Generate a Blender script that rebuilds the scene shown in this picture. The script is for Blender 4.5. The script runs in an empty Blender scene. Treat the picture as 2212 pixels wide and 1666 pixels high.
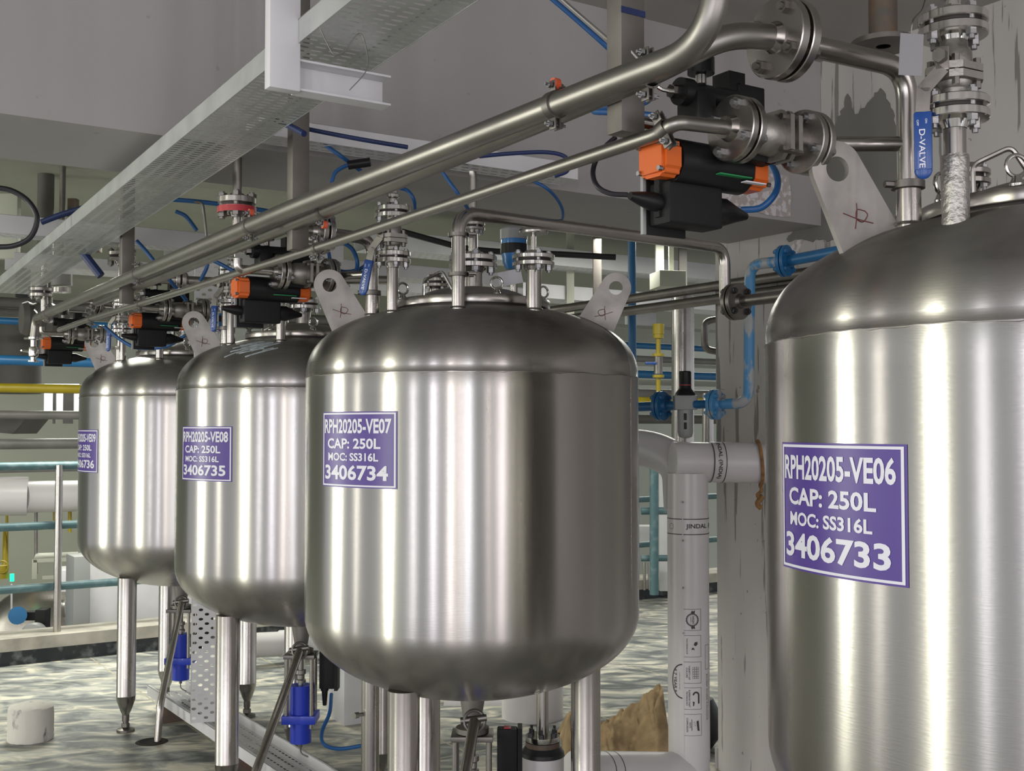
import bpy, bmesh, math, random
from mathutils import Vector, Matrix
random.seed(7)
S = bpy.context.scene
C = S.collection
PI = math.pi

# ------------------------------------------------------------------ camera, world, lights, exposure
E = 1.46                       # eye height above the floor
F = 2500.0                     # focal length in pixels for a 2212 px wide frame
PITCH = math.radians(2.07)
cam_d = bpy.data.cameras.new('camera'); cam = bpy.data.objects.new('camera', cam_d); C.objects.link(cam)
cam.location = (0, 0, E); cam.rotation_euler = (PI/2 + PITCH, 0, 0)
cam_d.sensor_fit = 'HORIZONTAL'; cam_d.sensor_width = 36.0; cam_d.lens = 36.0 * F / 2212.0
cam_d.clip_start = 0.02; cam_d.clip_end = 200
S.camera = cam

W = bpy.data.worlds.new('world'); S.world = W; W.use_nodes = True
wb = W.node_tree.nodes['Background']; wb.inputs[0].default_value = (0.92, 0.95, 1.0, 1); wb.inputs[1].default_value = 0.80

def area(name, loc, target, sx, sy, power, col):
    d = bpy.data.lights.new(name, 'AREA'); d.shape = 'RECTANGLE'; d.size = sx; d.size_y = sy; d.energy = power; d.color = col
    o = bpy.data.objects.new(name, d); C.objects.link(o); o.location = loc
    o.rotation_euler = (Vector(target) - Vector(loc)).to_track_quat('-Z', 'Y').to_euler()
    return o
# tall window bays of the plant hall, left of and behind the photographer
for x_, y_, w_, p_, c_ in ((-7.6, 4.4, 0.7, 105, (1.0, 1.0, 0.84)), (-6.9, 2.0, 0.20, 20, (1.0, 0.96, 0.86)), (-5.4, -0.6, 0.34, 100, (1.0, 1.0, 0.82)), (-4.6, -2.6, 0.16, 24, (0.95, 0.95, 1.0)), (-3.5, -4.4, 0.32, 44, (0.93, 0.90, 1.0)),
                           (-1.95, -5.0, 0.36, 50, (1.0, 0.92, 0.91)), (-1.05, -5.3, 0.16, 20, (1.0, 0.88, 0.82)), (-0.35, -5.4, 0.28, 46, (0.90, 0.92, 1.0)), (1.7, -4.9, 0.14, 16, (1.0, 0.90, 0.88)), (2.7, -4.2, 0.34, 36, (1.0, 0.92, 0.93)), (3.9, -3.2, 0.16, 18, (1.0, 0.90, 0.82)), (4.8, -2.0, 0.3, 30, (0.97, 0.92, 0.95))):
    area('window_daylight', (x_, y_, 1.42), (-0.3, 3.9, 1.30), w_, 2.75, p_, c_)
area('hall_ceiling_light', (-2.6, 7.4, 2.70), (-2.6, 7.4001, 0), 1.3, 0.35, 110, (1.0, 1.0, 0.88))
area('hall_ceiling_light', (1.2, 7.4, 2.70), (1.2, 7.4001, 0), 1.3, 0.35, 55, (1.0, 0.99, 0.9))
area('void_light', (-4.5, 11.6, 2.7), (-4.5, 11.6001, 0), 2.0, 0.6, 210, (1.0, 1.0, 0.9))
area('void_light', (2.5, 12.6, 2.7), (2.5, 12.6001, 0), 2.0, 0.6, 120, (1.0, 1.0, 0.9))

S.view_settings.view_transform = 'Standard'; S.view_settings.look = 'None'
S.view_settings.gamma = 1.0; S.view_settings.use_curve_mapping = False
S.view_settings.exposure = -0.12

# ------------------------------------------------------------------ geometry helpers
cp, sp = math.cos(PITCH), math.sin(PITCH)
def P(px, py, Y):
    """world point on the photo ray through pixel (px, py) at world distance Y"""
    x = (px - 1106) / F; u = (833 - py) / F
    d = Vector((x, cp - u*sp, sp + u*cp))
    return Vector((0, 0, E)) + d * (Y / d.y)
def Q(px, py, h):
    """same ray, stopped at height h above the eye"""
    x = (px - 1106) / F; u = (833 - py) / F
    d = Vector((x, cp - u*sp, sp + u*cp))
    return Vector((0, 0, E)) + d * (h / d.z)
U = Vector((-0.546, 0.838, 0)); V = Vector((0.838, 0.546, 0)); Z = Vector((0, 0, 1)); X = Vector((1, 0, 0)); Yv = Vector((0, 1, 0))
def fr(o, z=Z, x=None):
    z = Vector(z).normalized()
    if x is None: x = Vector((0, 0, 1)) if abs(z.z) < 0.9 else Vector((1, 0, 0))
    x = Vector(x); x = (x - z * x.dot(z)).normalized(); y = z.cross(x)
    m = Matrix.Identity(4)
    for i in range(3): m[i][0], m[i][1], m[i][2], m[i][3] = x[i], y[i], z[i], Vector(o)[i]
    return m
I4 = Matrix.Identity(4)

class MB:
    def __init__(s): s.b = bmesh.new(); s.mi = 0
    def faces(s, vs, fs):
        bv = [s.b.verts.new(v) for v in vs]
        for f in fs:
            try: fc = s.b.faces.new([bv[i] for i in f]); fc.material_index = s.mi
            except ValueError: pass
        return s
    def lathe(s, prof, seg=32, m=I4, arc=None):
        vs = []; fs = []; n = len(prof)
        for k in range(seg):
            a = 2*PI*k/seg
            for r, z in prof: vs.append(m @ Vector((r*math.cos(a), r*math.sin(a), z)))
        for k in range(seg):
            k2 = (k+1) % seg
            for i in range(n-1): fs.append((k*n+i, k2*n+i, k2*n+i+1, k*n+i+1))
        s.faces(vs, fs)
        bmesh.ops.remove_doubles(s.b, verts=s.b.verts, dist=1e-6)
        return s
    def cyl(s, p0, p1, r, seg=16, r1=None, caps=True):
        p0 = Vector(p0); p1 = Vector(p1); m = fr(p0, p1-p0); L = (p1-p0).length
        r1 = r if r1 is None else r1
        vs = [m @ Vector((r*math.cos(2*PI*k/seg), r*math.sin(2*PI*k/seg), 0)) for k in range(seg)]
        vs += [m @ Vector((r1*math.cos(2*PI*k/seg), r1*math.sin(2*PI*k/seg), L)) for k in range(seg)]
        fs = [(k, (k+1) % seg, seg+(k+1) % seg, seg+k) for k in range(seg)]
        if caps: fs += [tuple(range(seg-1, -1, -1)), tuple(range(seg, 2*seg))]
        return s.faces(vs, fs)
    def hexa(s, p0, p1, r): return s.cyl(p0, p1, r, 6)
    def tube(s, pts, r, seg=12, bend=0.0, steps=7, caps=True):
        pts = [Vector(p) for p in pts]; path = [pts[0]]
        for i in range(1, len(pts)-1):
            a, b, c = pts[i-1], pts[i], pts[i+1]
            d0 = (a-b); d1 = (c-b); l = min(bend, d0.length*0.48, d1.length*0.48)
            if l < 1e-4: path.append(b); continue
            q0 = b + d0.normalized()*l; q1 = b + d1.normalized()*l
            for k in range(steps+1):
                t = k/steps; path.append(q0*(1-t)**2 + b*2*t*(1-t) + q1*t*t)
        path.append(pts[-1])
        return s.sweep(path, r, seg, caps)
    def spline(s, pts, r, seg=10, n=8, caps=True):
        pts = [Vector(p) for p in pts]; q = [pts[0]*2-pts[1]] + pts + [pts[-1]*2-pts[-2]]; path = []
        for i in range(1, len(q)-2):
            for k in range(n):
                t = k/n; a, b, c, d = q[i-1], q[i], q[i+1], q[i+2]
                path.append(0.5*((2*b) + (c-a)*t + (2*a-5*b+4*c-d)*t*t + (3*b-a-3*c+d)*t**3))
        path.append(pts[-1]); return s.sweep(path, r, seg, caps)
    def sweep(s, path, r, seg=12, caps=True):
        cl = [path[0]]
        for p in path[1:]:
            if (p-cl[-1]).length > 1e-5: cl.append(p)
        path = cl; n = len(path); t0 = (path[1]-path[0]).normalized()
        x = fr((0, 0, 0), t0).to_3x3() @ Vector((1, 0, 0)); vs = []
        for i, p in enumerate(path):
            t = (path[min(i+1, n-1)] - path[max(i-1, 0)]).normalized()
            x = (x - t*x.dot(t)).normalized(); y = t.cross(x)
            rr = r[i] if isinstance(r, list) else r
            for k in range(seg):
                a = 2*PI*k/seg; vs.append(p + x*rr*math.cos(a) + y*rr*math.sin(a))
        fs = [(i*seg+k, i*seg+(k+1) % seg, (i+1)*seg+(k+1) % seg, (i+1)*seg+k) for i in range(n-1) for k in range(seg)]
        if caps: fs += [tuple(range(seg-1, -1, -1)), tuple(range((n-1)*seg, n*seg))]
        return s.faces(vs, fs)
    def box(s, c, size, m=I4):
        c = Vector(c); h = Vector(size)/2
        vs = [m @ (c + Vector((sx*h.x, sy*h.y, sz*h.z))) for sz in (-1, 1) for sy in (-1, 1) for sx in (-1, 1)]
        return s.faces(vs, [(0, 2, 3, 1), (4, 5, 7, 6), (0, 1, 5, 4), (2, 6, 7, 3), (0, 4, 6, 2), (1, 3, 7, 5)])
    def bbox(s, c, size, m=I4, bev=0.004):
        n0 = len(s.b.verts); s.box(c, size, m); s.b.verts.ensure_lookup_table()
        es = list({e for v in s.b.verts[n0:] for e in v.link_edges})
        bmesh.ops.bevel(s.b, geom=es, offset=bev, segments=2, affect='EDGES', profile=0.6)
        return s
    def prism(s, poly, t, m=I4):
        n = len(poly)
        vs = [m @ Vector((x, y, -t/2)) for x, y in poly] + [m @ Vector((x, y, t/2)) for x, y in poly]
        fs = [tuple(range(n-1, -1, -1)), tuple(range(n, 2*n))] + [(i, (i+1) % n, n+(i+1) % n, n+i) for i in range(n)]
        return s.faces(vs, fs)
    def torus(s, R, r, m=I4, seg=24, ms=8, a0=0, a1=2*PI):
        full = abs(a1-a0-2*PI) < 1e-6; N = seg if full else seg+1; vs = []
        for i in range(N):
            a = a0 + (a1-a0)*i/seg
            for k in range(ms):
                b = 2*PI*k/ms; vs.append(m @ Vector(((R+r*math.cos(b))*math.cos(a), (R+r*math.cos(b))*math.sin(a), r*math.sin(b))))
        fs = []
        for i in range(seg):
            j = (i+1) % N
            for k in range(ms): fs.append((i*ms+k, j*ms+k, j*ms+(k+1) % ms, i*ms+(k+1) % ms))
        return s.faces(vs, fs)
    def perf(s, o, ex, ey, L, Wd, nx, ny, hl, hw, along='x', stag=True):
        """perforated sheet: origin o, unit axes ex (length L) and ey (width Wd); real oval slots hl x hw, staggered rows"""
        o = Vector(o); ex = Vector(ex); ey = Vector(ey); cw = L/nx; ch = Wd/ny
        for j in range(ny):
            off = cw/2 if (stag and j % 2) else 0
            nn = nx-1 if off else nx
            y0 = j*ch
            if off:
                s.faces([o+ey*y0, o+ex*off+ey*y0, o+ex*off+ey*(y0+ch), o+ey*(y0+ch)], [(0, 1, 2, 3)])
                s.faces([o+ex*(L-off)+ey*y0, o+ex*L+ey*y0, o+ex*L+ey*(y0+ch), o+ex*(L-off)+ey*(y0+ch)], [(0, 1, 2, 3)])
            for i in range(nn):
                x0 = off+i*cw; cx = x0+cw/2; cy = y0+ch/2
                out = [(x0, y0), (x0+cw, y0), (x0+cw, y0+ch), (x0, y0+ch)]
                a, b = (hl/2, hw/2); k = min(a, b)*0.8
                if a >= b: hole = [(-a, -b*.35), (-a+k, -b), (a-k, -b), (a, -b*.35), (a, b*.35), (a-k, b), (-a+k, b), (-a, b*.35)]
                else: hole = [(-a, -b+k), (-a*.35, -b), (a*.35, -b), (a, -b+k), (a, b-k), (a*.35, b), (-a*.35, b), (-a, b-k)]
                hole = [(cx+p, cy+q) for p, q in hole]
                vs = [o+ex*p+ey*q for p, q in out+hole]
                s.faces(vs, [(0, 1, 6, 5), (1, 7, 6), (1, 2, 8, 7), (2, 3, 10, 9), (2, 9, 8), (3, 11, 10), (3, 0, 4, 11), (0, 5, 4)])
        return s
    def done(s, name, mats, parent=None, label=None, kind=None, world=True, sharp=35, solid=0):
        """link as ONE object; vertices are world coordinates, re-expressed in the thing's own frame"""
        root = parent
        while root is not None and root.parent is not None: root = root.parent
        bmesh.ops.recalc_face_normals(s.b, faces=s.b.faces) if not solid else None
        me = bpy.data.meshes.new(name)
        if root is not None and world: s.b.transform(root.matrix_basis.inverted())
        s.b.to_mesh(me); s.b.free()
        for mt in (mats if isinstance(mats, (list, tuple)) else [mats]): me.materials.append(mt)
        me.polygons.foreach_set('use_smooth', [True]*len(me.polygons)); me.set_sharp_from_angle(angle=math.radians(sharp))
        o = bpy.data.objects.new(name, me); C.objects.link(o)
        if parent is not None: o.parent = parent
        if label: o['label'] = label
        if kind: o['kind'] = kind
        if solid:
            md = o.modifiers.new('sheet', 'SOLIDIFY'); md.thickness = solid; md.offset = 0
        return o

def thing(name, label, cat, loc=(0, 0, 0), m=None, group=None, kind=None):
    o = bpy.data.objects.new(name, None); C.objects.link(o); o.empty_display_size = 0.05
    o.matrix_basis = m if m is not None else Matrix.Translation(Vector(loc))
    o['label'] = label; o['category'] = cat
    if group: o['group'] = group
    if kind: o['kind'] = kind
    return o
def tag(o, label, cat, group=None, kind=None):
    o['label'] = label; o['category'] = cat
    if group: o['group'] = group
    if kind: o['kind'] = kind
    return o
def struct(o): o['kind'] = 'structure'; return o

# ------------------------------------------------------------------ materials
def mat(name, col, rough=0.5, metal=0.0, noise=0.0, nscale=8.0, bump=0.0, bscale=60.0, aniso=0.0, spec=0.5, col2=None, rn=0.0, emit=None, coat=0.0, stretch=None, thr=None, bdist=0.002):
    m = bpy.data.materials.new(name); m.use_nodes = True; nt = m.node_tree; N = nt.nodes; L = nt.links; b = N['Principled BSDF']
    b.inputs['Base Color'].default_value = (*col, 1); b.inputs['Roughness'].default_value = rough; b.inputs['Metallic'].default_value = metal
    b.inputs['Specular IOR Level'].default_value = spec; b.inputs['Coat Weight'].default_value = coat
    tc = N.new('ShaderNodeTexCoord'); mp = N.new('ShaderNodeMapping'); L.new(tc.outputs['Object'], mp.inputs['Vector'])
    if stretch: mp.inputs['Scale'].default_value = stretch
    if noise or col2:
        n = N.new('ShaderNodeTexNoise'); n.inputs['Scale'].default_value = nscale; n.inputs['Detail'].default_value = 6; L.new(mp.outputs[0], n.inputs['Vector'])
        r = N.new('ShaderNodeValToRGB'); t = thr or (0.35, 0.7)
        r.color_ramp.elements[0].position = t[0]; r.color_ramp.elements[1].position = t[1]
        c2 = col2 or tuple(c*(1-noise) for c in col)
        r.color_ramp.elements[0].color = (*col, 1); r.color_ramp.elements[1].color = (*c2, 1)
        L.new(n.outputs['Fac'], r.inputs['Fac']); L.new(r.outputs[0], b.inputs['Base Color'])
        if rn:
            mr = N.new('ShaderNodeMapRange'); mr.inputs[3].default_value = rough; mr.inputs[4].default_value = min(1, rough+rn); L.new(n.outputs['Fac'], mr.inputs[0]); L.new(mr.outputs[0], b.inputs['Roughness'])
    if bump:
        n2 = N.new('ShaderNodeTexNoise'); n2.inputs['Scale'].default_value = bscale; n2.inputs['Detail'].default_value = 4; L.new(mp.outputs[0], n2.inputs['Vector'])
        bp = N.new('ShaderNodeBump'); bp.inputs['Strength'].default_value = bump; bp.inputs['Distance'].default_value = bdist; L.new(n2.outputs['Fac'], bp.inputs['Height']); L.new(bp.outputs[0], b.inputs['Normal'])
    if aniso:
        b.inputs['Anisotropic'].default_value = aniso
        tg = N.new('ShaderNodeTangent'); tg.direction_type = 'RADIAL'; tg.axis = 'Z'; L.new(tg.outputs[0], b.inputs['Tangent'])
    if emit: b.inputs['Emission Color'].default_value = (*emit[0], 1); b.inputs['Emission Strength'].default_value = emit[1]
    return m

def tank_mat(name, z_dirt):
    """brushed stainless: fine horizontal brushing, soft dents, dusty smears on the crown"""
    m = bpy.data.materials.new(name); m.use_nodes = True; nt = m.node_tree; N = nt.nodes; L = nt.links; b = N['Principled BSDF']
    b.inputs['Metallic'].default_value = 1.0; b.inputs['Anisotropic'].default_value = 0.88; b.inputs['Anisotropic Rotation'].default_value = 0.25
    tg = N.new('ShaderNodeTangent'); tg.direction_type = 'RADIAL'; tg.axis = 'Z'; L.new(tg.outputs[0], b.inputs['Tangent'])
    tc = N.new('ShaderNodeTexCoord')
    def noise(scale, st, det=4):
        mp = N.new('ShaderNodeMapping'); mp.inputs['Scale'].default_value = st; L.new(tc.outputs['Object'], mp.inputs[0])
        n = N.new('ShaderNodeTexNoise'); n.inputs['Scale'].default_value = scale; n.inputs['Detail'].default_value = det; L.new(mp.outputs[0], n.inputs['Vector']); return n.outputs['Fac']
    def ramp(src, p0, p1, c0, c1):
        r = N.new('ShaderNodeValToRGB'); r.color_ramp.elements[0].position = p0; r.color_ramp.elements[1].position = p1
        r.color_ramp.elements[0].color = (*c0, 1); r.color_ramp.elements[1].color = (*c1, 1); L.new(src, r.inputs[0]); return r.outputs[0]
    def mth(op, a, b_):
        n = N.new('ShaderNodeMath'); n.operation = op; n.use_clamp = True
        for i, v in enumerate((a, b_)):
            if isinstance(v, (int, float)): n.inputs[i].default_value = v
            else: L.new(v, n.inputs[i])
        return n.outputs[0]
    sx = N.new('ShaderNodeSeparateXYZ'); L.new(tc.outputs['Object'], sx.inputs[0])
    up = N.new('ShaderNodeMapRange'); up.inputs[1].default_value = z_dirt; up.inputs[2].default_value = z_dirt+0.05; L.new(sx.outputs[2], up.inputs[0])
    smear = ramp(noise(5.0, (1, 1, 2.2), 7), 0.42, 0.66, (0, 0, 0), (1, 1, 1))
    dirt = mth('MULTIPLY', up.outputs[0], mth('ADD', mth('MULTIPLY', smear, 0.45), 0.42))
    base = ramp(noise(2.3, (1, 1, 0.6), 6), 0.3, 0.72, (0.47, 0.452, 0.43), (0.41, 0.395, 0.375))
    mix = N.new('ShaderNodeMix'); mix.data_type = 'RGBA'; L.new(dirt, mix.inputs[0]); L.new(base, mix.inputs[6]); mix.inputs[7].default_value = (0.115, 0.108, 0.102, 1)
    L.new(mix.outputs[2], b.inputs['Base Color'])
    ro = N.new('ShaderNodeMapRange'); ro.inputs[3].default_value = 0.22; ro.inputs[4].default_value = 0.31; L.new(noise(5, (1, 1, 0.12), 3), ro.inputs[0])
    L.new(mth('ADD', ro.outputs[0], mth('MULTIPLY', dirt, 0.22)), b.inputs['Roughness'])
    b1 = N.new('ShaderNodeBump'); b1.inputs['Strength'].default_value = 0.05; b1.inputs['Distance'].default_value = 0.002; L.new(noise(40, (1, 1, 9), 3), b1.inputs['Height'])
    b2 = N.new('ShaderNodeBump'); b2.inputs['Strength'].default_value = 0.22; b2.inputs['Distance'].default_value = 0.012; L.new(noise(4.5, (1, 1, 0.07), 2), b2.inputs['Height'])
    L.new(b2.outputs[0], b1.inputs['Normal']); L.new(b1.outputs[0], b.inputs['Normal'])
    return m

M = {}
M['tank'] = tank_mat('brushed_stainless', E+0.185)
M['steel'] = mat('pipe_stainless', (0.46, 0.435, 0.41), 0.21, 1.0, 0.25, 5, 0.04, 50, rn=0.12)
M['header'] = mat('header_stainless', (0.34, 0.325, 0.30), 0.30, 1.0, 0.25, 5, 0.05, 50, rn=0.16)
M['mill'] = mat('mill_stainless', (0.25, 0.235, 0.22), 0.36, 1.0, 0.3, 9, 0.08, 80, rn=0.15)
M['postm'] = mat('post_stainless', (0.19, 0.175, 0.16), 0.48, 0.75, 0.3, 9, 0.08, 80, rn=0.15)
M['chalk'] = mat('chalky_smear', (0.42, 0.47, 0.50), 0.8, noise=0.4, nscale=40)
M['bright'] = mat('polished_steel', (0.66, 0.64, 0.61), 0.16, 1.0, 0.1, 6)
M['cast'] = mat('cast_steel', (0.42, 0.40, 0.375), 0.48, 1.0, 0.2, 20, 0.25, 160)
M['dusty'] = mat('dusty_steel', (0.34, 0.325, 0.305), 0.5, 0.85, 0.35, 6, rn=0.2)
M['lug'] = mat('pickled_plate', (0.50, 0.475, 0.455), 0.52, 0.75, 0.3, 14, 0.1, 70, rn=0.2)
M['bolt'] = mat('zinc_bolt', (0.36, 0.36, 0.37), 0.38, 1.0)
M['blackbolt'] = mat('dark_bolt', (0.05, 0.05, 0.055), 0.4, 0.6)
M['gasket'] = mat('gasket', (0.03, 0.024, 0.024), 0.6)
M['red'] = mat('red_seal', (0.42, 0.03, 0.04), 0.45)
M['orange_red'] = mat('orange_red_rubber', (0.62, 0.10, 0.04), 0.5)
M['orange'] = mat('orange_cap', (0.62, 0.115, 0.012), 0.40, coat=0.15)
M['black'] = mat('black_plastic', (0.008, 0.008, 0.009), 0.42, spec=0.3)
M['blackm'] = mat('black_matt', (0.010, 0.010, 0.011), 0.62, spec=0.25, bump=0.1, bscale=120)
M['greyp'] = mat('grey_plastic', (0.28, 0.29, 0.29), 0.45)
M['hose'] = mat('blue_hose', (0.012, 0.085, 0.26), 0.4)
M['hosed'] = mat('dark_blue_cable', (0.012, 0.025, 0.10), 0.45)
M['hosek'] = mat('black_hose', (0.014, 0.012, 0.018), 0.45)
M['handle'] = mat('blue_grip', (0.008, 0.055, 0.25), 0.38, coat=0.15)
M['cylblue'] = mat('actuator_blue', (0.015, 0.045, 0.50), 0.38, coat=0.1)
M['paintblue'] = mat('pipe_blue', (0.014, 0.125, 0.30), 0.4, noise=0.2, nscale=5)
M['sleeve'] = mat('frosted_sleeve', (0.24, 0.235, 0.25), 0.3)
M['peelblue'] = mat('peeling_blue', (0.07, 0.26, 0.50), 0.45, nscale=22, col2=(0.36, 0.38, 0.39), thr=(0.50, 0.56), stretch=(1, 1, 0.35))
M['paintyellow'] = mat('pipe_yellow', (0.34, 0.26, 0.008), 0.45, noise=0.2, nscale=5)
M['teal'] = mat('rail_teal', (0.075, 0.15, 0.17), 0.5, col2=(0.17, 0.25, 0.27), nscale=16, thr=(0.5, 0.75))
M['white'] = mat('white_paint', (0.66, 0.655, 0.68), 0.42, noise=0.10, nscale=6)
M['galv'] = mat('galvanised_tray', (0.60, 0.62, 0.61), 0.38, 0.55, 0.2, 10, 0.08, 60)
M['clad'] = mat('white_cladding', (0.62, 0.60, 0.61), 0.33, noise=0.06, nscale=3)
M['greypipe'] = mat('grey_dull_pipe', (0.17, 0.165, 0.155), 0.5, noise=0.3, nscale=5)
M['darkduct'] = mat('dark_lagging', (0.085, 0.08, 0.072), 0.6, noise=0.35, nscale=3, stretch=(1, 1, .2))
M['paper'] = mat('white_tag', (0.72, 0.71, 0.76), 0.5)
M['purple'] = mat('sign_purple', (0.068, 0.030, 0.25), 0.33)
M['signwhite'] = mat('sign_white', (0.70, 0.70, 0.78), 0.35)
M['print'] = mat('black_print', (0.03, 0.03, 0.035), 0.5)
M['pen'] = mat('marker_ink', (0.11, 0.02, 0.018), 0.5)
M['sack'] = mat('hessian', (0.46, 0.33, 0.19), 0.95, noise=0.45, nscale=14, bump=0.9, bscale=260, spec=0.1, bdist=0.004)
M['rope'] = mat('brown_rope', (0.36, 0.19, 0.07), 0.85, noise=0.5, nscale=60, bump=0.6, bscale=200)
M['concrete'] = mat('whitewashed_concrete', (0.62, 0.60, 0.56), 0.9, col2=(0.16, 0.16, 0.18), nscale=17, thr=(0.60, 0.70), bump=0.6, bscale=40, stretch=(1, 1, .5))
M['rubber'] = mat('black_rubber', (0.015, 0.016, 0.018), 0.42, bump=0.4, bscale=40)
M['greenlamp'] = mat('green_lamp', (0.0, 0.5, 0.2), 0.4, emit=((0.02, 0.9, 0.45), 1.6))
M['lens'] = mat('clear_plastic', (0.5, 0.5, 0.5), 0.2)
M['bluebody'] = mat('transmitter_blue', (0.02, 0.16, 0.42), 0.35, coat=0.2)
M['green'] = mat('green_sticker', (0.02, 0.25, 0.08), 0.4)
M['cream'] = mat('cream_panel', (0.42, 0.43, 0.36), 0.6, noise=0.15, nscale=1.5)
M['rust'] = mat('rusty_steel', (0.12, 0.11, 0.095), 0.65, 0.5, col2=(0.20, 0.13, 0.09), nscale=18, bump=0.4, bscale=60)

def wall_mat(name, col, streak=0.0, blot=0.0, green=0.0, patch=None):
    m = bpy.data.materials.new(name); m.use_nodes = True; nt = m.node_tree; N = nt.nodes; L = nt.links; b = N['Principled BSDF']
    b.inputs['Roughness'].default_value = 0.72; tc = N.new('ShaderNodeTexCoord')
    def noise(scale, st, det=5, rot=(0, 0, 0)):
        mp = N.new('ShaderNodeMapping'); mp.inputs['Scale'].default_value = st; mp.inputs['Rotation'].default_value = rot; L.new(tc.outputs['Object'], mp.inputs[0])
        n = N.new('ShaderNodeTexNoise'); n.inputs['Scale'].default_value = scale; n.inputs['Detail'].default_value = det; L.new(mp.outputs[0], n.inputs['Vector']); return n.outputs['Fac']
    def ramp(src, p0, p1, c0, c1):
        r = N.new('ShaderNodeValToRGB'); r.color_ramp.elements[0].position = p0; r.color_ramp.elements[1].position = p1
        r.color_ramp.elements[0].color = (*c0, 1); r.color_ramp.elements[1].color = (*c1, 1); L.new(src, r.inputs[0]); return r.outputs[0]
    def mixc(f, a, c):
        mx = N.new('ShaderNodeMix'); mx.data_type = 'RGBA'; L.new(f, mx.inputs[0])
        if isinstance(a, tuple): mx.inputs[6].default_value = (*a, 1)
        else: L.new(a, mx.inputs[6])
        mx.inputs[7].default_value = (*c, 1); return mx.outputs[2]
    col_o = ramp(noise(1.3, (1, 1, 1)), 0.3, 0.75, col, tuple(c*0.88 for c in col))
    if streak: col_o = mixc(ramp(noise(1.0, (34, 34, 2.2), 6, (math.radians(7), math.radians(9), 0)), 0.60, 0.63, (0, 0, 0), (streak,)*3), col_o, (0.17, 0.165, 0.155))
    if blot: col_o = mixc(ramp(noise(26, (1, 1, 1), 4), 0.70, 0.73, (0, 0, 0), (blot,)*3), col_o, (0.15, 0.14, 0.125))
    L.new(col_o, b.inputs['Base Color'])
    bp = N.new('ShaderNodeBump'); bp.inputs['Strength'].default_value = 0.2; bp.inputs['Distance'].default_value = 0.01; L.new(noise(6, (1, 1, 1), 8), bp.inputs['Height']); L.new(bp.outputs[0], b.inputs['Normal'])
    return m
M['beam'] = wall_mat('painted_beam', (0.37, 0.355, 0.355), blot=0.25)
M['ceil'] = wall_mat('painted_ceiling', (0.34, 0.33, 0.315))
M['wallr'] = wall_mat('scraped_wall', (0.48, 0.46, 0.45), streak=0.85, blot=0.7)
M['ceil_dim'] = wall_mat('far_ceiling_dim', (0.27, 0.275, 0.225))  # ceiling past the beam, its dimness put into a darker colour
M['farwall'] = wall_mat('far_wall', (0.32, 0.33, 0.27))
M['bare'] = mat('bare_plaster', (0.17, 0.165, 0.155), 0.8, noise=0.1, nscale=4)
M['peel'] = mat('peeled_plaster', (0.40, 0.36, 0.345), 0.8, col2=(0.60, 0.57, 0.59), nscale=38, thr=(0.48, 0.55))

def floor_mat():
    m = bpy.data.materials.new('stone_floor'); m.use_nodes = True; nt = m.node_tree; N = nt.nodes; L = nt.links; b = N['Principled BSDF']
    tc = N.new('ShaderNodeTexCoord')
    def mapping(st, rz): 
        mp = N.new('ShaderNodeMapping'); mp.inputs['Scale'].default_value = st; mp.inputs['Rotation'].default_value = (0, 0, rz); L.new(tc.outputs['Object'], mp.inputs[0]); return mp.outputs[0]
    def noise(scale, v, det=8, dist=0.0):
        n = N.new('ShaderNodeTexNoise'); n.inputs['Scale'].default_value = scale; n.inputs['Detail'].default_value = det; n.inputs['Distortion'].default_value = dist; L.new(v, n.inputs['Vector']); return n.outputs['Fac']
    v = mapping((1, 2.0, 1), -0.45)
    r = N.new('ShaderNodeValToRGB'); cr = r.color_ramp; cr.elements[0].position = 0.36; cr.elements[0].color = (0.12, 0.13, 0.135, 1); cr.elements[1].position = 0.64; cr.elements[1].color = (0.70, 0.66, 0.55, 1)
    e = cr.elements.new(0.47); e.color = (0.26, 0.275, 0.265, 1); e = cr.elements.new(0.56); e.color = (0.44, 0.435, 0.385, 1)
    L.new(noise(4.2, v, 14, 1.1), r.inputs[0])
    # tile joints
    br = N.new('ShaderNodeTexBrick'); br.offset = 0.0; br.inputs['Scale'].default_value = 1.0; br.inputs['Mortar Size'].default_value = 0.006; br.inputs['Brick Width'].default_value = 0.9; br.inputs['Row Height'].default_value = 0.9
    br.inputs['Color1'].default_value = (0, 0, 0, 1); br.inputs['Color2'].default_value = (0, 0, 0, 1); br.inputs['Mortar'].default_value = (1, 1, 1, 1); L.new(mapping((1, 1, 1), math.radians(56.9)), br.inputs['Vector'])
    mx = N.new('ShaderNodeMix'); mx.data_type = 'RGBA'; L.new(br.outputs['Color'], mx.inputs[0]); L.new(r.outputs[0], mx.inputs[6]); mx.inputs[7].default_value = (0.40, 0.37, 0.28, 1)
    L.new(mx.outputs[2], b.inputs['Base Color'])
    rr = N.new('ShaderNodeMapRange'); rr.inputs[3].default_value = 0.32; rr.inputs[4].default_value = 0.75; L.new(noise(3, v, 6), rr.inputs[0]); L.new(rr.outputs[0], b.inputs['Roughness'])
    bp = N.new('ShaderNodeBump'); bp.inputs['Strength'].default_value = 0.5; bp.inputs['Distance'].default_value = 0.012; L.new(noise(4.5, v, 10, 1.0), bp.inputs['Height']); L.new(bp.outputs[0], b.inputs['Normal'])
    return m
M['floor'] = floor_mat()
M['kerbside'] = mat('dark_kerb_tile', (0.02, 0.024, 0.03), 0.3, col2=(0.16, 0.17, 0.18), nscale=14, thr=(0.52, 0.72), bump=0.5, bscale=30)
M['kerbtop'] = mat('kerb_plaster', (0.52, 0.49, 0.43), 0.85, noise=0.35, nscale=7, bump=0.5, bscale=30)

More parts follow.
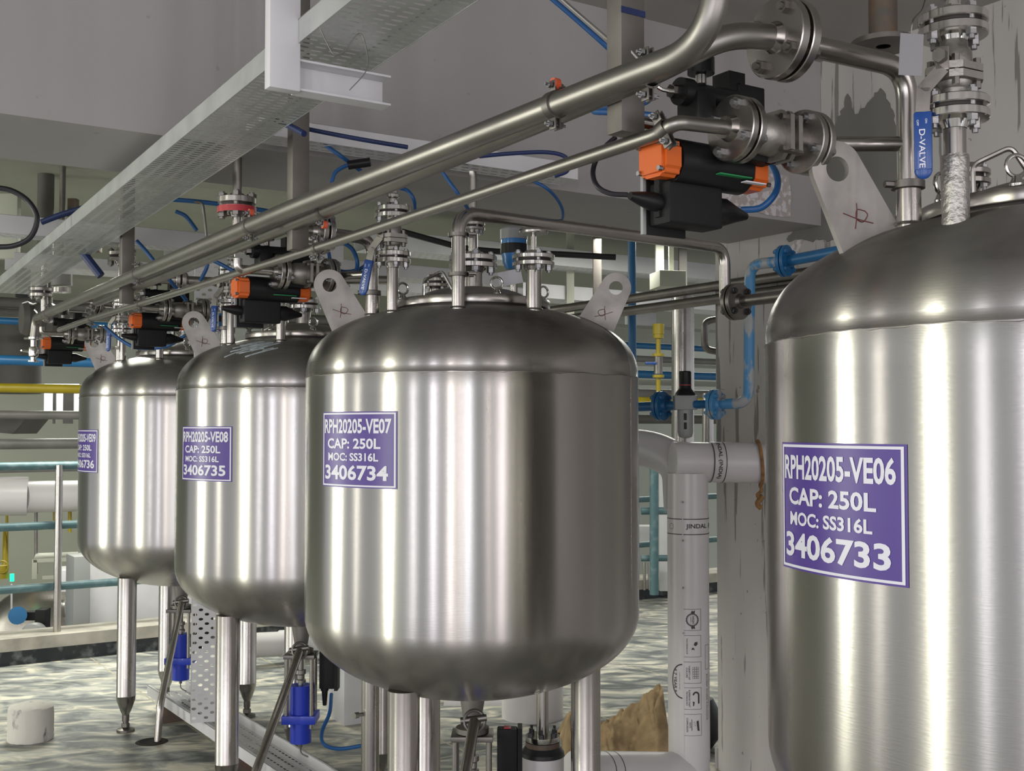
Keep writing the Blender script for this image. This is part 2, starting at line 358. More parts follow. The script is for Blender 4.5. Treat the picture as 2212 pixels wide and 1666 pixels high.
# ------------------------------------------------------------------ the setting
def slab(name, poly, z0, z1, m, kind=True):
    b = MB(); n = len(poly)
    b.faces([Vector((x, y, z0)) for x, y in poly] + [Vector((x, y, z1)) for x, y in poly],
            [tuple(range(n-1, -1, -1)), tuple(range(n, 2*n))] + [(i, (i+1) % n, n+(i+1) % n, n+i) for i in range(n)])
    return struct(b.done(name, m))
def uvpt(o, a, b): q = Vector((o[0], o[1], 0)) + U*a + V*b; return (q.x, q.y)
def uvbox(name, o, a0, a1, b0, b1, z0, z1, m): return slab(name, [uvpt(o, a0, b0), uvpt(o, a0, b1), uvpt(o, a1, b1), uvpt(o, a1, b0)], z0, z1, m)

K0 = (-3.15, 7.1)                       # kerb line starts here at the left edge of the view and runs along V
WL = (0.88, 4.99)                       # left end of the scraped wall, which runs along U
uvbox('floor', K0, -10.5, 0.0, -4, 9, -0.12, 0.0, M['floor'])
uvbox('trim_1', K0, 0.0, 0.10, -3, 9, -0.12, 0.088, M['kerbside'])
uvbox('trim_2', K0, -0.015, 0.30, -3, 9, 0.088, 0.165, M['kerbtop'])
uvbox('wall_void', K0, 0.10, 0.30, -3, 9, -2.6, 0.088, M['kerbtop'])
uvbox('floor_void', K0, 0.30, 10, -6, 12, -2.7, -2.6, M['farwall'])
uvbox('wall_back', K0, 8.6, 8.8, -8, 14, -2.6, 3.9, M['farwall'])
CZ = E + 1.43

BZ = E + 0.785
Wn = Vector((WL[0], WL[1], 0)) - U*0.60      # where the near face of the beam meets the wall
uvbox('trim_3', (Wn.x, Wn.y), 0.0, 0.52, -6, 0.001, BZ, CZ, M['beam'])
uvbox('ceiling', (Wn.x, Wn.y), -8.0, 0.3, -9, 8, CZ, CZ+0.15, M['ceil'])
uvbox('ceiling', (Wn.x, Wn.y), 0.3, 12, -9, 12, CZ, CZ+0.15, M['ceil_dim'])
uvbox('wall_right', WL, -5.2, 0.0, 0.0, 0.4, -0.1, CZ, M['wallr'])
struct(MB().box((0, 0, 0), (0.14, 0.012, 0.14)).done('trim_6', M['wallr'], world=False)).location = (WL[0]+0.06, WL[1]+0.02, 0.02)
# bare and peeling patches on the right wall (thin skins of plaster standing proud of it)
def wallpt(px, py):
    """point of the right wall's face on a photo ray"""
    x = (px-1106)/F; n = Vector((-V.x, -V.y, 0)); d = P(px, py, 1.0) - Vector((0, 0, E)); w = Vector((WL[0], WL[1], E)) - Vector((0, 0, E))
    t = (w.x*n.x + w.y*n.y)/(d.x*n.x + d.y*n.y); return Vector((0, 0, E)) + d*t
def patch(name, pts, m, off=0.004, rag=0.012):
    out = []
    for i in range(len(pts)):
        a = Vector(pts[i]); b_ = Vector(pts[(i+1) % len(pts)])
        n = max(1, int((b_-a).length/9))
        for k in range(n):
            q = a.lerp(b_, k/n); j = 3.5 if rag else 0; out.append(wallpt(q.x+random.uniform(-j, j), q.y+random.uniform(-j, j)))
    b = MB(); nn = Vector((-V.x, -V.y, 0)); vs = [p + nn*off for p in out] + [p - nn*0.01 for p in out]; n = len(out)
    b.faces(vs, [tuple(range(n)), tuple(range(2*n-1, n-1, -1))] + [(i, n+i, n+(i+1) % n, (i+1) % n) for i in range(n)])
    return struct(b.done(name, m))
patch('trim_7', [(1833, 205), (1850, 250), (1905, 190), (1930, 240), (1945, 330), (1935, 520), (1700, 520), (1722, 480), (1768, 360), (1800, 280)], M['bare'])
patch('trim_8', [(1722, 500), (1760, 400), (1770, 372), (1745, 470), (1710, 640), (1685, 640)], M['peel'], 0.003)
def beampt(px, py):
    n = Vector((-U.x, -U.y, 0)); d = P(px, py, 1.0) - Vector((0, 0, E)); t = (Wn.x*n.x + Wn.y*n.y)/(d.x*n.x + d.y*n.y); return Vector((0, 0, E)) + d*t
bpts = [beampt(*q) + U*-0.004 for q in [(1555, 390), (1575, 372), (1600, 360), (1640, 372), (1702, 380), (1708, 425), (1706, 470), (1660, 466), (1600, 448), (1540, 432), (1520, 415)]]
b = MB(); b.faces(bpts + [p + U*0.02 for p in bpts], [tuple(range(11)), tuple(range(21, 10, -1))] + [(i, 11+i, 11+(i+1) % 11, (i+1) % 11) for i in range(11)])
struct(b.done('trim_9', M['peel']))

# ------------------------------------------------------------------ fittings
def flange_pair(parent, m, r, t=0.014, gap=0.004, n=4, bore=0.018, fm=None, bm=None, a0=PI/4, names=('flange', 'gasket', 'bolt'), br=None, headed=True):
    """two flanges face to face about the origin of frame m (axis z), gasket, n through bolts"""
    fm = fm or M['steel']; bm = bm or M['bolt']; br = br or max(0.004, r*0.098); h = gap/2
    for s in (1, -1):
        z0, z1 = s*h, s*(h+t)
        MB().lathe([(bore*0.6, z0), (r-0.0015, z0), (r, z0+s*0.0015), (r, z1-s*0.0015), (r-0.0015, z1), (bore*1.35, z1), (bore*1.08, z1+s*0.012), (bore*0.6, z1+s*0.012)], 40, m).done(names[0], fm, parent)
    MB().lathe([(bore*0.6, -h), (r*0.80, -h), (r*0.80, h), (bore*0.6, h)], 32, m).done(names[1], M['gasket'], parent)
    for k in range(n):
        a = a0 + 2*PI*k/n; c = Vector((math.cos(a), math.sin(a), 0))*r*0.76
        b = MB(); b.cyl(m @ (c+Vector((0, 0, -h-t-br*1.6-0.006))), m @ (c+Vector((0, 0, h+t+br*1.6+0.004))), br, 10)
        b.hexa(m @ (c+Vector((0, 0, h+t))), m @ (c+Vector((0, 0, h+t+br*1.5))), br*1.75); b.hexa(m @ (c+Vector((0, 0, -h-t))), m @ (c+Vector((0, 0, -h-t-br*1.6))), br*1.75)
        b.done(names[2], bm, parent)

def textmesh(s, w, h, bold=0.012):
    """outline text as a flat mesh fitted into w x h, centred; returns verts (2d) and faces"""
    cu = bpy.data.curves.new('t', 'FONT'); cu.body = s; cu.size = 1; cu.offset = bold; cu.resolution_u = 3; cu.align_x = 'CENTER'
    o = bpy.data.objects.new('t', cu); C.objects.link(o); bpy.context.view_layer.update()
    me = bpy.data.meshes.new_from_object(o.evaluated_get(bpy.context.evaluated_depsgraph_get()))
    vs = [v.co.copy() for v in me.vertices]; fs = [tuple(p.vertices) for p in me.polygons]
    bpy.data.objects.remove(o); bpy.data.curves.remove(cu); bpy.data.meshes.remove(me)
    x0 = min(v.x for v in vs); x1 = max(v.x for v in vs); y0 = min(v.y for v in vs); y1 = max(v.y for v in vs)
    return [((v.x-(x0+x1)/2)/(x1-x0)*w, (v.y-(y0+y1)/2)/(y1-y0)*h) for v in vs], fs

def wrap(mb, pts, fs, R, az, zc, cx=0, cy=0):
    """wrap flat text/shape (x to the right seen from outside) on a cylinder of radius R about (cx,cy)"""
    mb.faces([Vector((cx + R*math.cos(az + x/R), cy + R*math.sin(az + x/R), zc + y)) for x, y in pts], fs)
def wrect(mb, x0, x1, y0, y1, R, az, zc, cx=0, cy=0, n=16):
    pts = []; fs = []
    for i in range(n+1):
        x = x0+(x1-x0)*i/n; pts += [(x, y0), (x, y1)]
    for i in range(n): fs.append((2*i, 2*i+2, 2*i+3, 2*i+1))
    wrap(mb, pts, fs, R, az, zc, cx, cy)

TR = 0.5; ZT = 0.146; ZB = -0.548
def dome_z(r, hh=0.22, n=2.4): return E + ZT + hh*(1-(min(r, TR)/TR)**n)**(1/n)
rd_ = math.radians
def tank(idx, cx, cy, sign, label, leg0, n3, lug_az=(math.radians(194), math.radians(-4)), full=True):
    t = thing('storage_vessel', label, 'tank', (cx, cy, 0), group=None)
    o = Vector((cx, cy, 0)); mo = Matrix.Translation(o)
    prof = [(0.0, E+ZB-0.25)]
    for k in range(1, 25):
        r = TR*math.sin(PI/2*k/24); prof.append((r, E + ZB - 0.25*math.sqrt(max(0, 1-(r/TR)**2))))
    for k in range(1, 12): prof.append((TR, E+ZB+(ZT-ZB)*k/12))
    prof += [(TR, E+ZT-0.004), (TR+0.0015, E+ZT-0.001), (TR+0.0015, E+ZT+0.001), (TR-0.001, E+ZT+0.004)]
    for k in range(1, 30):
        a = PI/2*k/30; r = TR*math.cos(a)
        if r < 0.2: break
        prof.append((r, dome_z(r)))
    prof.append((0.19, dome_z(0.19)))
    prof += [(0.19, E+0.357)]
    MB().lathe(prof, 144, mo).done('vessel_body', M['tank'], t, world=True, sharp=50)
    ws = MB(); ws.sweep([o+Vector(((TR+0.0002)*math.cos(2*PI*k/160), (TR+0.0002)*math.sin(2*PI*k/160), E+ZT+0.0012*math.sin(k*0.7)+0.0008*math.sin(k*2.3))) for k in range(161)], 0.0016, 6, False); ws.done('weld_seam', M['mill'], t)
    if idx == 7:
        a = rd_(-23); ca, sa = math.cos(a), math.sin(a); pp = [o+Vector((r_*ca, r_*sa, dome_z(r_)+0.0004)) for r_ in [0.33+0.01*k for k in range(17)] + [0.495, 0.499]] + [o+Vector(((TR+.0003)*ca, (TR+.0003)*sa, E+ZT-0.02-k*0.05)) for k in range(13)]
        MB().sweep(pp, 0.0012, 5).done('weld_line', M['steel'], t)
    if idx == 8:
        def dp_(a, r_): return o+Vector((r_*math.cos(a), r_*math.sin(a), dome_z(r_)-0.002))
        for k in range(26):
            a = rd_(-108)+random.gauss(0, 0.10); r_ = 0.385+random.gauss(0, 0.022); L = random.uniform(0.02, 0.07); sl = -0.9+random.gauss(0, 0.25)
            MB().spline([dp_(a+(u_-.5)*L*1.6/0.4, min(0.46, r_+(u_-.5)*L*sl)) for u_ in (0, .25, .5, .75, 1)], random.uniform(0.0028, 0.0055), 6, 4).done('chalk_smear', M['chalk'], t)
    # lid
    lf = MB().lathe([(0.15, E+0.357), (0.234, E+0.357), (0.235, E+0.359), (0.235, E+0.379), (0.234, E+0.381), (0.15, E+0.381)], 72, mo).done('lid_flange', M['steel'], t)
    MB().lathe([(0.20, E+0.349), (0.222, E+0.349), (0.222, E+0.357), (0.20, E+0.357)], 48, mo).done('lid_gap_shade', M['gasket'], t)  # near-black ring: shade of the gap under the lid, put in as colour
    MB().lathe([(0.175, E+0.380)] + [(0.17*math.cos(PI/2*k/8), E+0.381+0.045*math.sin(PI/2*k/8)) for k in range(1, 9)], 48, mo).done('lid_crown', M['dusty'], t)
    for dx, dy, ra in ((0.075, -0.205, 0.2), (-0.218, -0.035, 1.0) if idx == 6 else (-0.207, -0.07, 1.0), (0.216, 0.02, 1.2), (-0.148, -0.168, 0.1) if idx == 6 else (-0.09, -0.2, 0.9), (-0.10, 0.20, 0.3)):
        if idx == 7 and (dx, dy) == (-0.09, -0.2): continue
        c = o + Vector((dx, dy, E+0.381)); b = MB()
        b.lathe([(0.0, 0.0), (0.011, 0.0), (0.012, 0.004), (0.009, 0.010), (0.007, 0.016), (0.0, 0.016)], 14, Matrix.Translation(c))
        b.torus(0.017, 0.0035, fr(c+Vector((0, 0, 0.033)), (math.sin(ra)*0.7, -math.cos(ra*0.5), 0)), 24, 8)
        b.done('eye_bolt', M['bright'], lf)
    for k in range(16):
        a = 2*PI*(k+0.5)/16; c = o + Vector((0.213*math.cos(a), 0.213*math.sin(a), E+0.340)); MB().cyl(c, c+Vector((0, 0, 0.02)), 0.004, 8).done('lid_bolt', M['bolt'], lf)
    # lifting lugs
    for az in lug_az:
        ca, sa = math.cos(az), math.sin(az)
        rad = Vector((ca, sa, 0)); base = o + rad*0.362 + Vector((0, 0, dome_z(0.362)-0.03)); axis = (Z*0.88 + rad*0.47).normalized()
        mm = fr(base, rad.cross(Z), rad.cross(Z).cross(axis)); mm = Matrix(mm)
        # local: x across plate, y along axis, z plate normal
        ex = axis.cross(rad.cross(Z)).normalized(); en = ex.cross(axis).normalized()
        for i in range(3): mm[i][0] = ex[i]; mm[i][1] = axis[i]; mm[i][2] = en[i]; mm[i][3] = base[i]
        hw = 0.046; L = 0.152; n = 20; outer = []; inner = []; cyy = L
        for k in range(48):
            a = 2*PI*k/48; c_, s_ = math.cos(a), math.sin(a)
            if s_ >= 0: outer.append((hw*c_, cyy+hw*s_))
            else:
                tt = min(hw/abs(c_) if abs(c_) > 1e-6 else 9, (L+0.03)/abs(s_)); px_, py_ = c_*tt, cyy+s_*tt
                px_ *= 1 + 0.28*max(0, (cyy-py_))/L; outer.append((px_, py_))
            inner.append((0.0205*c_, cyy+0.0205*s_))
        vs = []
        for zz in (-0.006, 0.006): vs += [mm @ Vector((x, y, zz)) for x, y in outer] + [mm @ Vector((x, y, zz)) for x, y in inner]
        fs = []
        for k in range(48):
            k2 = (k+1) % 48; fs += [(k, k2, 48+k2, 48+k), (96+k, 144+k, 144+k2, 96+k2), (k, 96+k, 96+k2, k2), (48+k, 48+k2, 144+k2, 144+k)]
        lg = MB().faces(vs, fs).done('lifting_lug', M['lug'], t, sharp=30)
        s = -1 if (mm.to_3x3() @ Vector((0, 0, 1))).y > 0 else 1; zz = 0.0066*s
        ink = MB()
        for pl in ([(-0.012, .07), (0.0, .078), (0.008, .066), (0.0, .056), (-0.013, .062), (-0.012, .07)], [(-0.004, .088), (0.004, .072), (0.018, .052)], [(-0.016, .046), (0.004, .062), (0.026, .084)]):
            ink.spline([mm @ Vector((x, y, zz)) for x, y in pl], 0.0009, 5, 5)
        ink.done('marker_scribble', M['pen'], lg)
    # legs
    for k in range(3):
        a = math.radians(leg0 + 120*k); c = o + Vector((0.34*math.cos(a), 0.34*math.sin(a), 0)); ztop = E + ZB - 0.25*math.sqrt(1-(0.28/TR)**2)+0.03
        b = MB(); mm = Matrix.Translation(c)
        b.lathe([(0.0, 0.070), (0.014, 0.070), (0.016, 0.080), (0.026, 0.10), (0.0435, 0.150), (0.0445, 0.168), (0.046, 0.170), (0.0445, 0.173), (0.0445, ztop), (0.0, ztop)], 28, mm)
        lg = b.done('leg', M['steel'], t)
        f = MB(); f.lathe([(0.0, 0.0), (0.042, 0.0), (0.042, 0.012), (0.020, 0.018), (0.014, 0.022), (0.014, 0.06), (0.0, 0.06)], 24, mm); f.hexa(c+Vector((0, 0, .022)), c+Vector((0, 0, .04)), 0.020)
        f.cyl(c+Vector((0, 0, .05)), c+Vector((0, 0, .08)), 0.017, 16); f.done('foot', M['mill'], lg)
    # bottom outlet
    MB().lathe([(0.0, E-0.90), (0.024, E-0.90), (0.040, E-0.80), (0.042, E-0.775), (0.0, E-0.775)], 24, mo).done('bottom_nozzle', M['dusty'], t)
    # sign
    code, asset, az, w, zc = sign; zc += E; b = MB(); wrect(b, -w/2, w/2, -0.1025, 0.1025, TR+0.0008, az, zc, cx, cy, 24)
    sg = b.done('sign_plate', M['purple'], t)
    sx = w/900; sy = 0.205/870; tx = MB(); Rt = TR+0.0016
    def rect(x0, x1, y0, y1, n=20): wrect(tx, (x0-450)*sx, (x1-450)*sx, (435-y1)*sy, (435-y0)*sy, Rt, az, zc, cx, cy, n)
    rect(14, 886, 14, 32); rect(14, 886, 838, 856); rect(14, 30, 32, 838, 1); rect(870, 886, 32, 838, 1)
    for s_, x0, x1, y0, y1 in ((code, 40, 845, 82, 252), ('CAP: 250L', 92, 740, 306, 426), ('MOC: SS316L', 102, 718, 472, 566), (asset, 52, 815, 612, 785)):
        pts, fs = textmesh(s_, (x1-x0)*sx, (y1-y0)*sy, 0.028)
        ox = ((x0+x1)/2-450)*sx; oy = (435-(y0+y1)/2)*sy
        wrap(tx, [(x+ox, y+oy) for x, y in pts], fs, Rt, az, zc, cx, cy)
    tx.done('lettering', M['signwhite'], sg)
    # nozzles rising from the crown
    def noz(dx, dy, r, top, name='nozzle', m=M['steel']):
        c = o + Vector((dx, dy, 0)); z0 = dome_z(math.hypot(dx, dy)) - 0.03
        b = MB(); b.cyl(c+Z*z0, c+Z*(E+top), r, 20); b.torus(r+0.001, 0.003, Matrix.Translation(c+Z*(z0+0.03)), 20, 6); return b.done(name, m, t)
    noz(n3[0], n3[1], 0.0165, 0.452)
    noz(-0.295, -0.095, 0.0205, 0.40)
    if idx != 6:
        noz(0.18, -0.25, 0.022, 0.452); noz(-0.03, -0.31, 0.0185, 0.425)
    noz(0.0, 0.0, 0.030, 0.477)
    noz(-0.12, 0.10, 0.022, 0.440)
    # small lid fittings
    b = MB(); flange_pair(t, fr(o+Vector((-0.12, 0.10, E+0.452)), Z), 0.040, 0.011, 0.006, 4, 0.018, names=('lid_port_flange', 'lid_port_gasket', 'lid_port_bolt')); b.b.free()
    p = o + Vector((-0.19, -0.10, E+0.381) if idx == 6 else (-0.14, -0.13, E+0.381)); MB().tube([p, p+Vector((0, 0, .05)), p+Vector((0.055, -0.02, .075)), p+Vector((0.085, -0.03, .02))], 0.0045, 8, 0.012).done('lid_handle', M['bright'], lf)
    return t

T = {6: (0.947, 1.987), 7: (-0.119, 3.514), 8: (-0.857, 4.741), 9: (-1.677, 5.906)}
rd = math.radians
tank(6, *T[6], ('RPH20205-VE06', '3406733', rd(-156.3), 0.295, -0.127), 'big stainless tank at right edge, sign ends in VE06', -115, (-0.275, -0.245), lug_az=(math.radians(195),))
tank(7, *T[7], ('RPH20205-VE07', '3406734', rd(-127.8), 0.288, -0.060), 'stainless tank in the centre of the view, sign ends in VE07', -122, (-0.22, -0.24))
tank(8, *T[8], ('RPH20205-VE08', '3406735', rd(-127.5), 0.300, -0.0987), 'stainless tank with chalky smear on its shoulder, sign ends in VE08', -135, (-0.24, -0.235))
tank(9, *T[9], ('RPH20205-VE09', '3406736', rd(-142.0), 0.300, -0.114), 'farthest stainless tank at left, sign ends in VE09', -122, (-0.235, -0.235))

# ------------------------------------------------------------------ stacks on the crowns
def ball_valve_stack(idx, x, y, label, gauge, ang):
    t = thing('manual_ball_valve', label, 'valve', (x, y, E+0.452)); o = Vector((x, y, 0)); c = lambda h: o+Z*(E+h)
    flange_pair(t, fr(c(0.481), Z), 0.051, 0.0135, 0.006, 4, 0.0165, M['bright'], M['bolt'], a0=0.35, names=('lower_flange', 'lower_gasket', 'lower_bolt'))
    flange_pair(t, fr(c(0.610), Z), 0.051, 0.0135, 0.006, 4, 0.0165, M['bright'], M['bolt'], a0=0.35, names=('upper_flange', 'upper_gasket', 'upper_stud'))
    b = MB(); b.lathe([(0, 0.496), (0.020, 0.496), (0.020, 0.512), (0.026, 0.520), (0.027, 0.545), (0.027, 0.565), (0.021, 0.575), (0.019, 0.594), (0, 0.594)], 24, Matrix.Translation(o+Z*E))
    for z in (0.528, 0.541): b.prism([(0.036, -0.022), (0.036, 0.022), (0.022, 0.036), (-0.022, 0.036), (-0.036, 0.022), (-0.036, -0.022), (-0.022, -0.036), (0.022, -0.036)], 0.011, Matrix.Translation(c(z)) @ Matrix.Rotation(0.5, 4, 'Z'))
    b.done('valve_body', M['cast'], t)
    for k in range(4):
        a = 0.5+PI/4+PI/2*k; q = o+Vector((0.033*math.cos(a), 0.033*math.sin(a), E)); MB().hexa(q+Z*0.512, q+Z*0.558, 0.006).done('body_bolt', M['mill'], t)
    # lever: spindle points to the viewer's left, the strap hangs and steps outward
    d = Vector((-0.66, -0.75, 0)).normalized(); l = Vector((-0.93, 0.0, 0)) + Vector((0, 0.37, 0)); l.normalize(); q = c(0.552)
    b = MB(); b.cyl(q+d*0.02, q+d*0.056, 0.008, 12); b.hexa(q+d*0.050, q+d*0.060, 0.011); b.done('lever_spindle', M['mill'], t)
    tl = {7: 0.22, 6: 0.0}.get(idx, 0.05); nd = l.cross(Z).normalized()
    pts = [q+d*0.047+Z*0.014, q+d*0.047-Z*0.018, q+d*0.047+l*0.026-Z*0.046, q+d*0.047+l*(0.028+tl*0.03)-Z*0.078]
    def strap(b, pts, w, th):
        for a_, b_ in zip(pts[:-1], pts[1:]):
            dd = (b_-a_).normalized(); m = fr((a_+b_)/2, dd, dd.cross(nd)); b.bbox((0, 0, 0), (w, th, (b_-a_).length+0.004), m, 0.0012)
    b = MB(); strap(b, pts, 0.020, 0.004); lv = b.done('lever', M['mill'], t)
    e = pts[-1]; dn = (-Z + l*tl).normalized(); g = MB(); L = 0.108; s = dn.cross(nd).normalized()
    g.bbox((0, 0, 0), (0.026, 0.010, L-0.02), fr(e+dn*(L/2-0.008), dn, s), 0.0035)
    g.lathe([(0.0, 0.0)]+[(0.013*math.cos(a/8*PI/2), 0.014*math.sin(a/8*PI/2)) for a in range(9)], 20, fr(e+dn*(L-0.0185), dn, s) @ Matrix.Diagonal((1, 0.38, 1, 1)))
    gp = g.done('lever_grip', M['handle'], lv)
    # lettering on the grip, reading downward
    nrm = s.cross(dn).normalized(); nrm = nrm if nrm.y < 0 else -nrm; tm = MB()
    def lay(txt, w, h, along, across, bold=0.01, rot=0):
        pts_, fs_ = textmesh(txt, w, h, bold); r_ = dn.cross(nrm).normalized() * 1.0; up = -r_
        # text runs along dn; its up direction points to the right seen from the front
        upv = Vector(dn).cross(nrm).normalized()
        if upv.x < 0: upv = -upv
        tm.faces([e + dn*(along + x_) + upv*(across + y_) + nrm*0.0054 for x_, y_ in pts_], fs_)
    lay('D-VALVE', 0.058, 0.0085, 0.058, -0.001); lay('ON', 0.007, 0.003, 0.017, 0.005); lay('OFF', 0.009, 0.003, 0.019, -0.007)
    tm.done('grip_lettering', M['signwhite'], gp)
    # adapter above
    b = MB(); b.hexa(c(0.627), c(0.642), 0.014); b.lathe([(0, 0.642), (0.011, 0.642), (0.011, 0.650), (0.019, 0.654), (0.019, 0.662), (0.013, 0.666), (0.013, 0.690), (0, 0.690)], 20, Matrix.Translation(o+Z*E)); b.done('adapter', M['bright'], t)
    if gauge:
        MB().lathe([(0, 0.682), (0.018, 0.682), (0.026, 0.705), (0.028, 0.72), (0.028, 0.745), (0, 0.745)], 24, Matrix.Translation(o+Z*(E-0.0))).done('sensor_head', M['purple'], t)
    return t
vp = {}
for i, n3, lab, a in ((6, (-0.275, -0.245), 'manual ball valve with hanging blue lever, on the tank at right edge', PI), (7, (-0.22, -0.24), 'manual ball valve with slanted blue lever, on the centre tank', PI+0.1),
                   (8, (-0.24, -0.235), 'manual ball valve with blue lever, on the tank left of the centre tank', PI+0.1), (9, (-0.235, -0.235), 'manual ball valve with blue lever, on the farthest tank', PI+0.1)):
    ball_valve_stack(i, T[i][0]+n3[0], T[i][1]+n3[1], lab, i != 6, a)
# rough sleeve round the right tank's valve nozzle
x, y = T[6][0]-0.275, T[6][1]-0.245
b = MB(); z0 = dome_z(0.37)-0.01; pr = [(0.0168, z0), (0.0205, z0)] + [(0.0205+random.uniform(-.0006, .0006), z0+(E+0.412-z0)*k/14) for k in range(1, 14)] + [(0.0200, E+0.412), (0.0168, E+0.412)]
tag(b.lathe(pr, 36, Matrix.Translation((x, y, 0))).done('weld_sleeve', mat('rough_weld', (0.40, 0.385, 0.365), 0.42, 1.0, bump=0.9, bscale=150)), 'rough textured metal sleeve round the valve pipe on the right tank', 'pipe sleeve')

NM = {6: 'right', 7: 'centre', 8: 'second', 9: 'farthest'}
DSC = {6: 'on the tank at right edge', 7: 'on the centre tank', 8: 'on the tank left of the centre one', 9: 'on the farthest tank'}
def branch(i, fp, shift=0.0):
    """vertical pipe from crown, elbow, flange pair joining the header pipe"""
    o = Vector((T[i][0]-0.295, T[i][1]-0.095, 0)); top = o+Z*fp.z
    t = thing('vent_pipe', 'steel vent pipe with elbow and large flange, '+DSC[i], 'pipe', o+Z*(E+0.40))
    ax = (top-fp).normalized(); R = 0.062
    MB().tube([o+Z*(E+0.38), top, fp+ax*0.02], 0.0175, 18, 0.055, 9).done('pipe_run', M['steel'], t)
    b = MB(); b.lathe([(0.019, -0.008), (0.027, -0.006), (0.027, 0.006), (0.019, 0.008)], 24, Matrix.Translation(o+Z*(E+0.398))); b.hexa(o+Z*(E+0.398)+Vector((-0.042, -0.01, 0)), o+Z*(E+0.398)+Vector((-0.02, -0.005, 0)), 0.006); b.done('pipe_clamp', M['mill'], t)
    flange_pair(t, fr(fp, ax), R, 0.016, 0.007, 4, 0.0185, M['steel'], M['mill'], a0=0.6)
    if i != 6: MB().cyl(fp-ax*0.02, fp-ax*0.11, 0.019, 18).done('stub_pipe', M['steel'], t)
    return t, ax
F6 = P(1692, 86, 1.752); t6, ax6 = branch(6, F6)
branch(7, P(690, 502, 3.30)); branch(8, P(389, 605, 4.58)); branch(9, P(205, 655, 5.72))

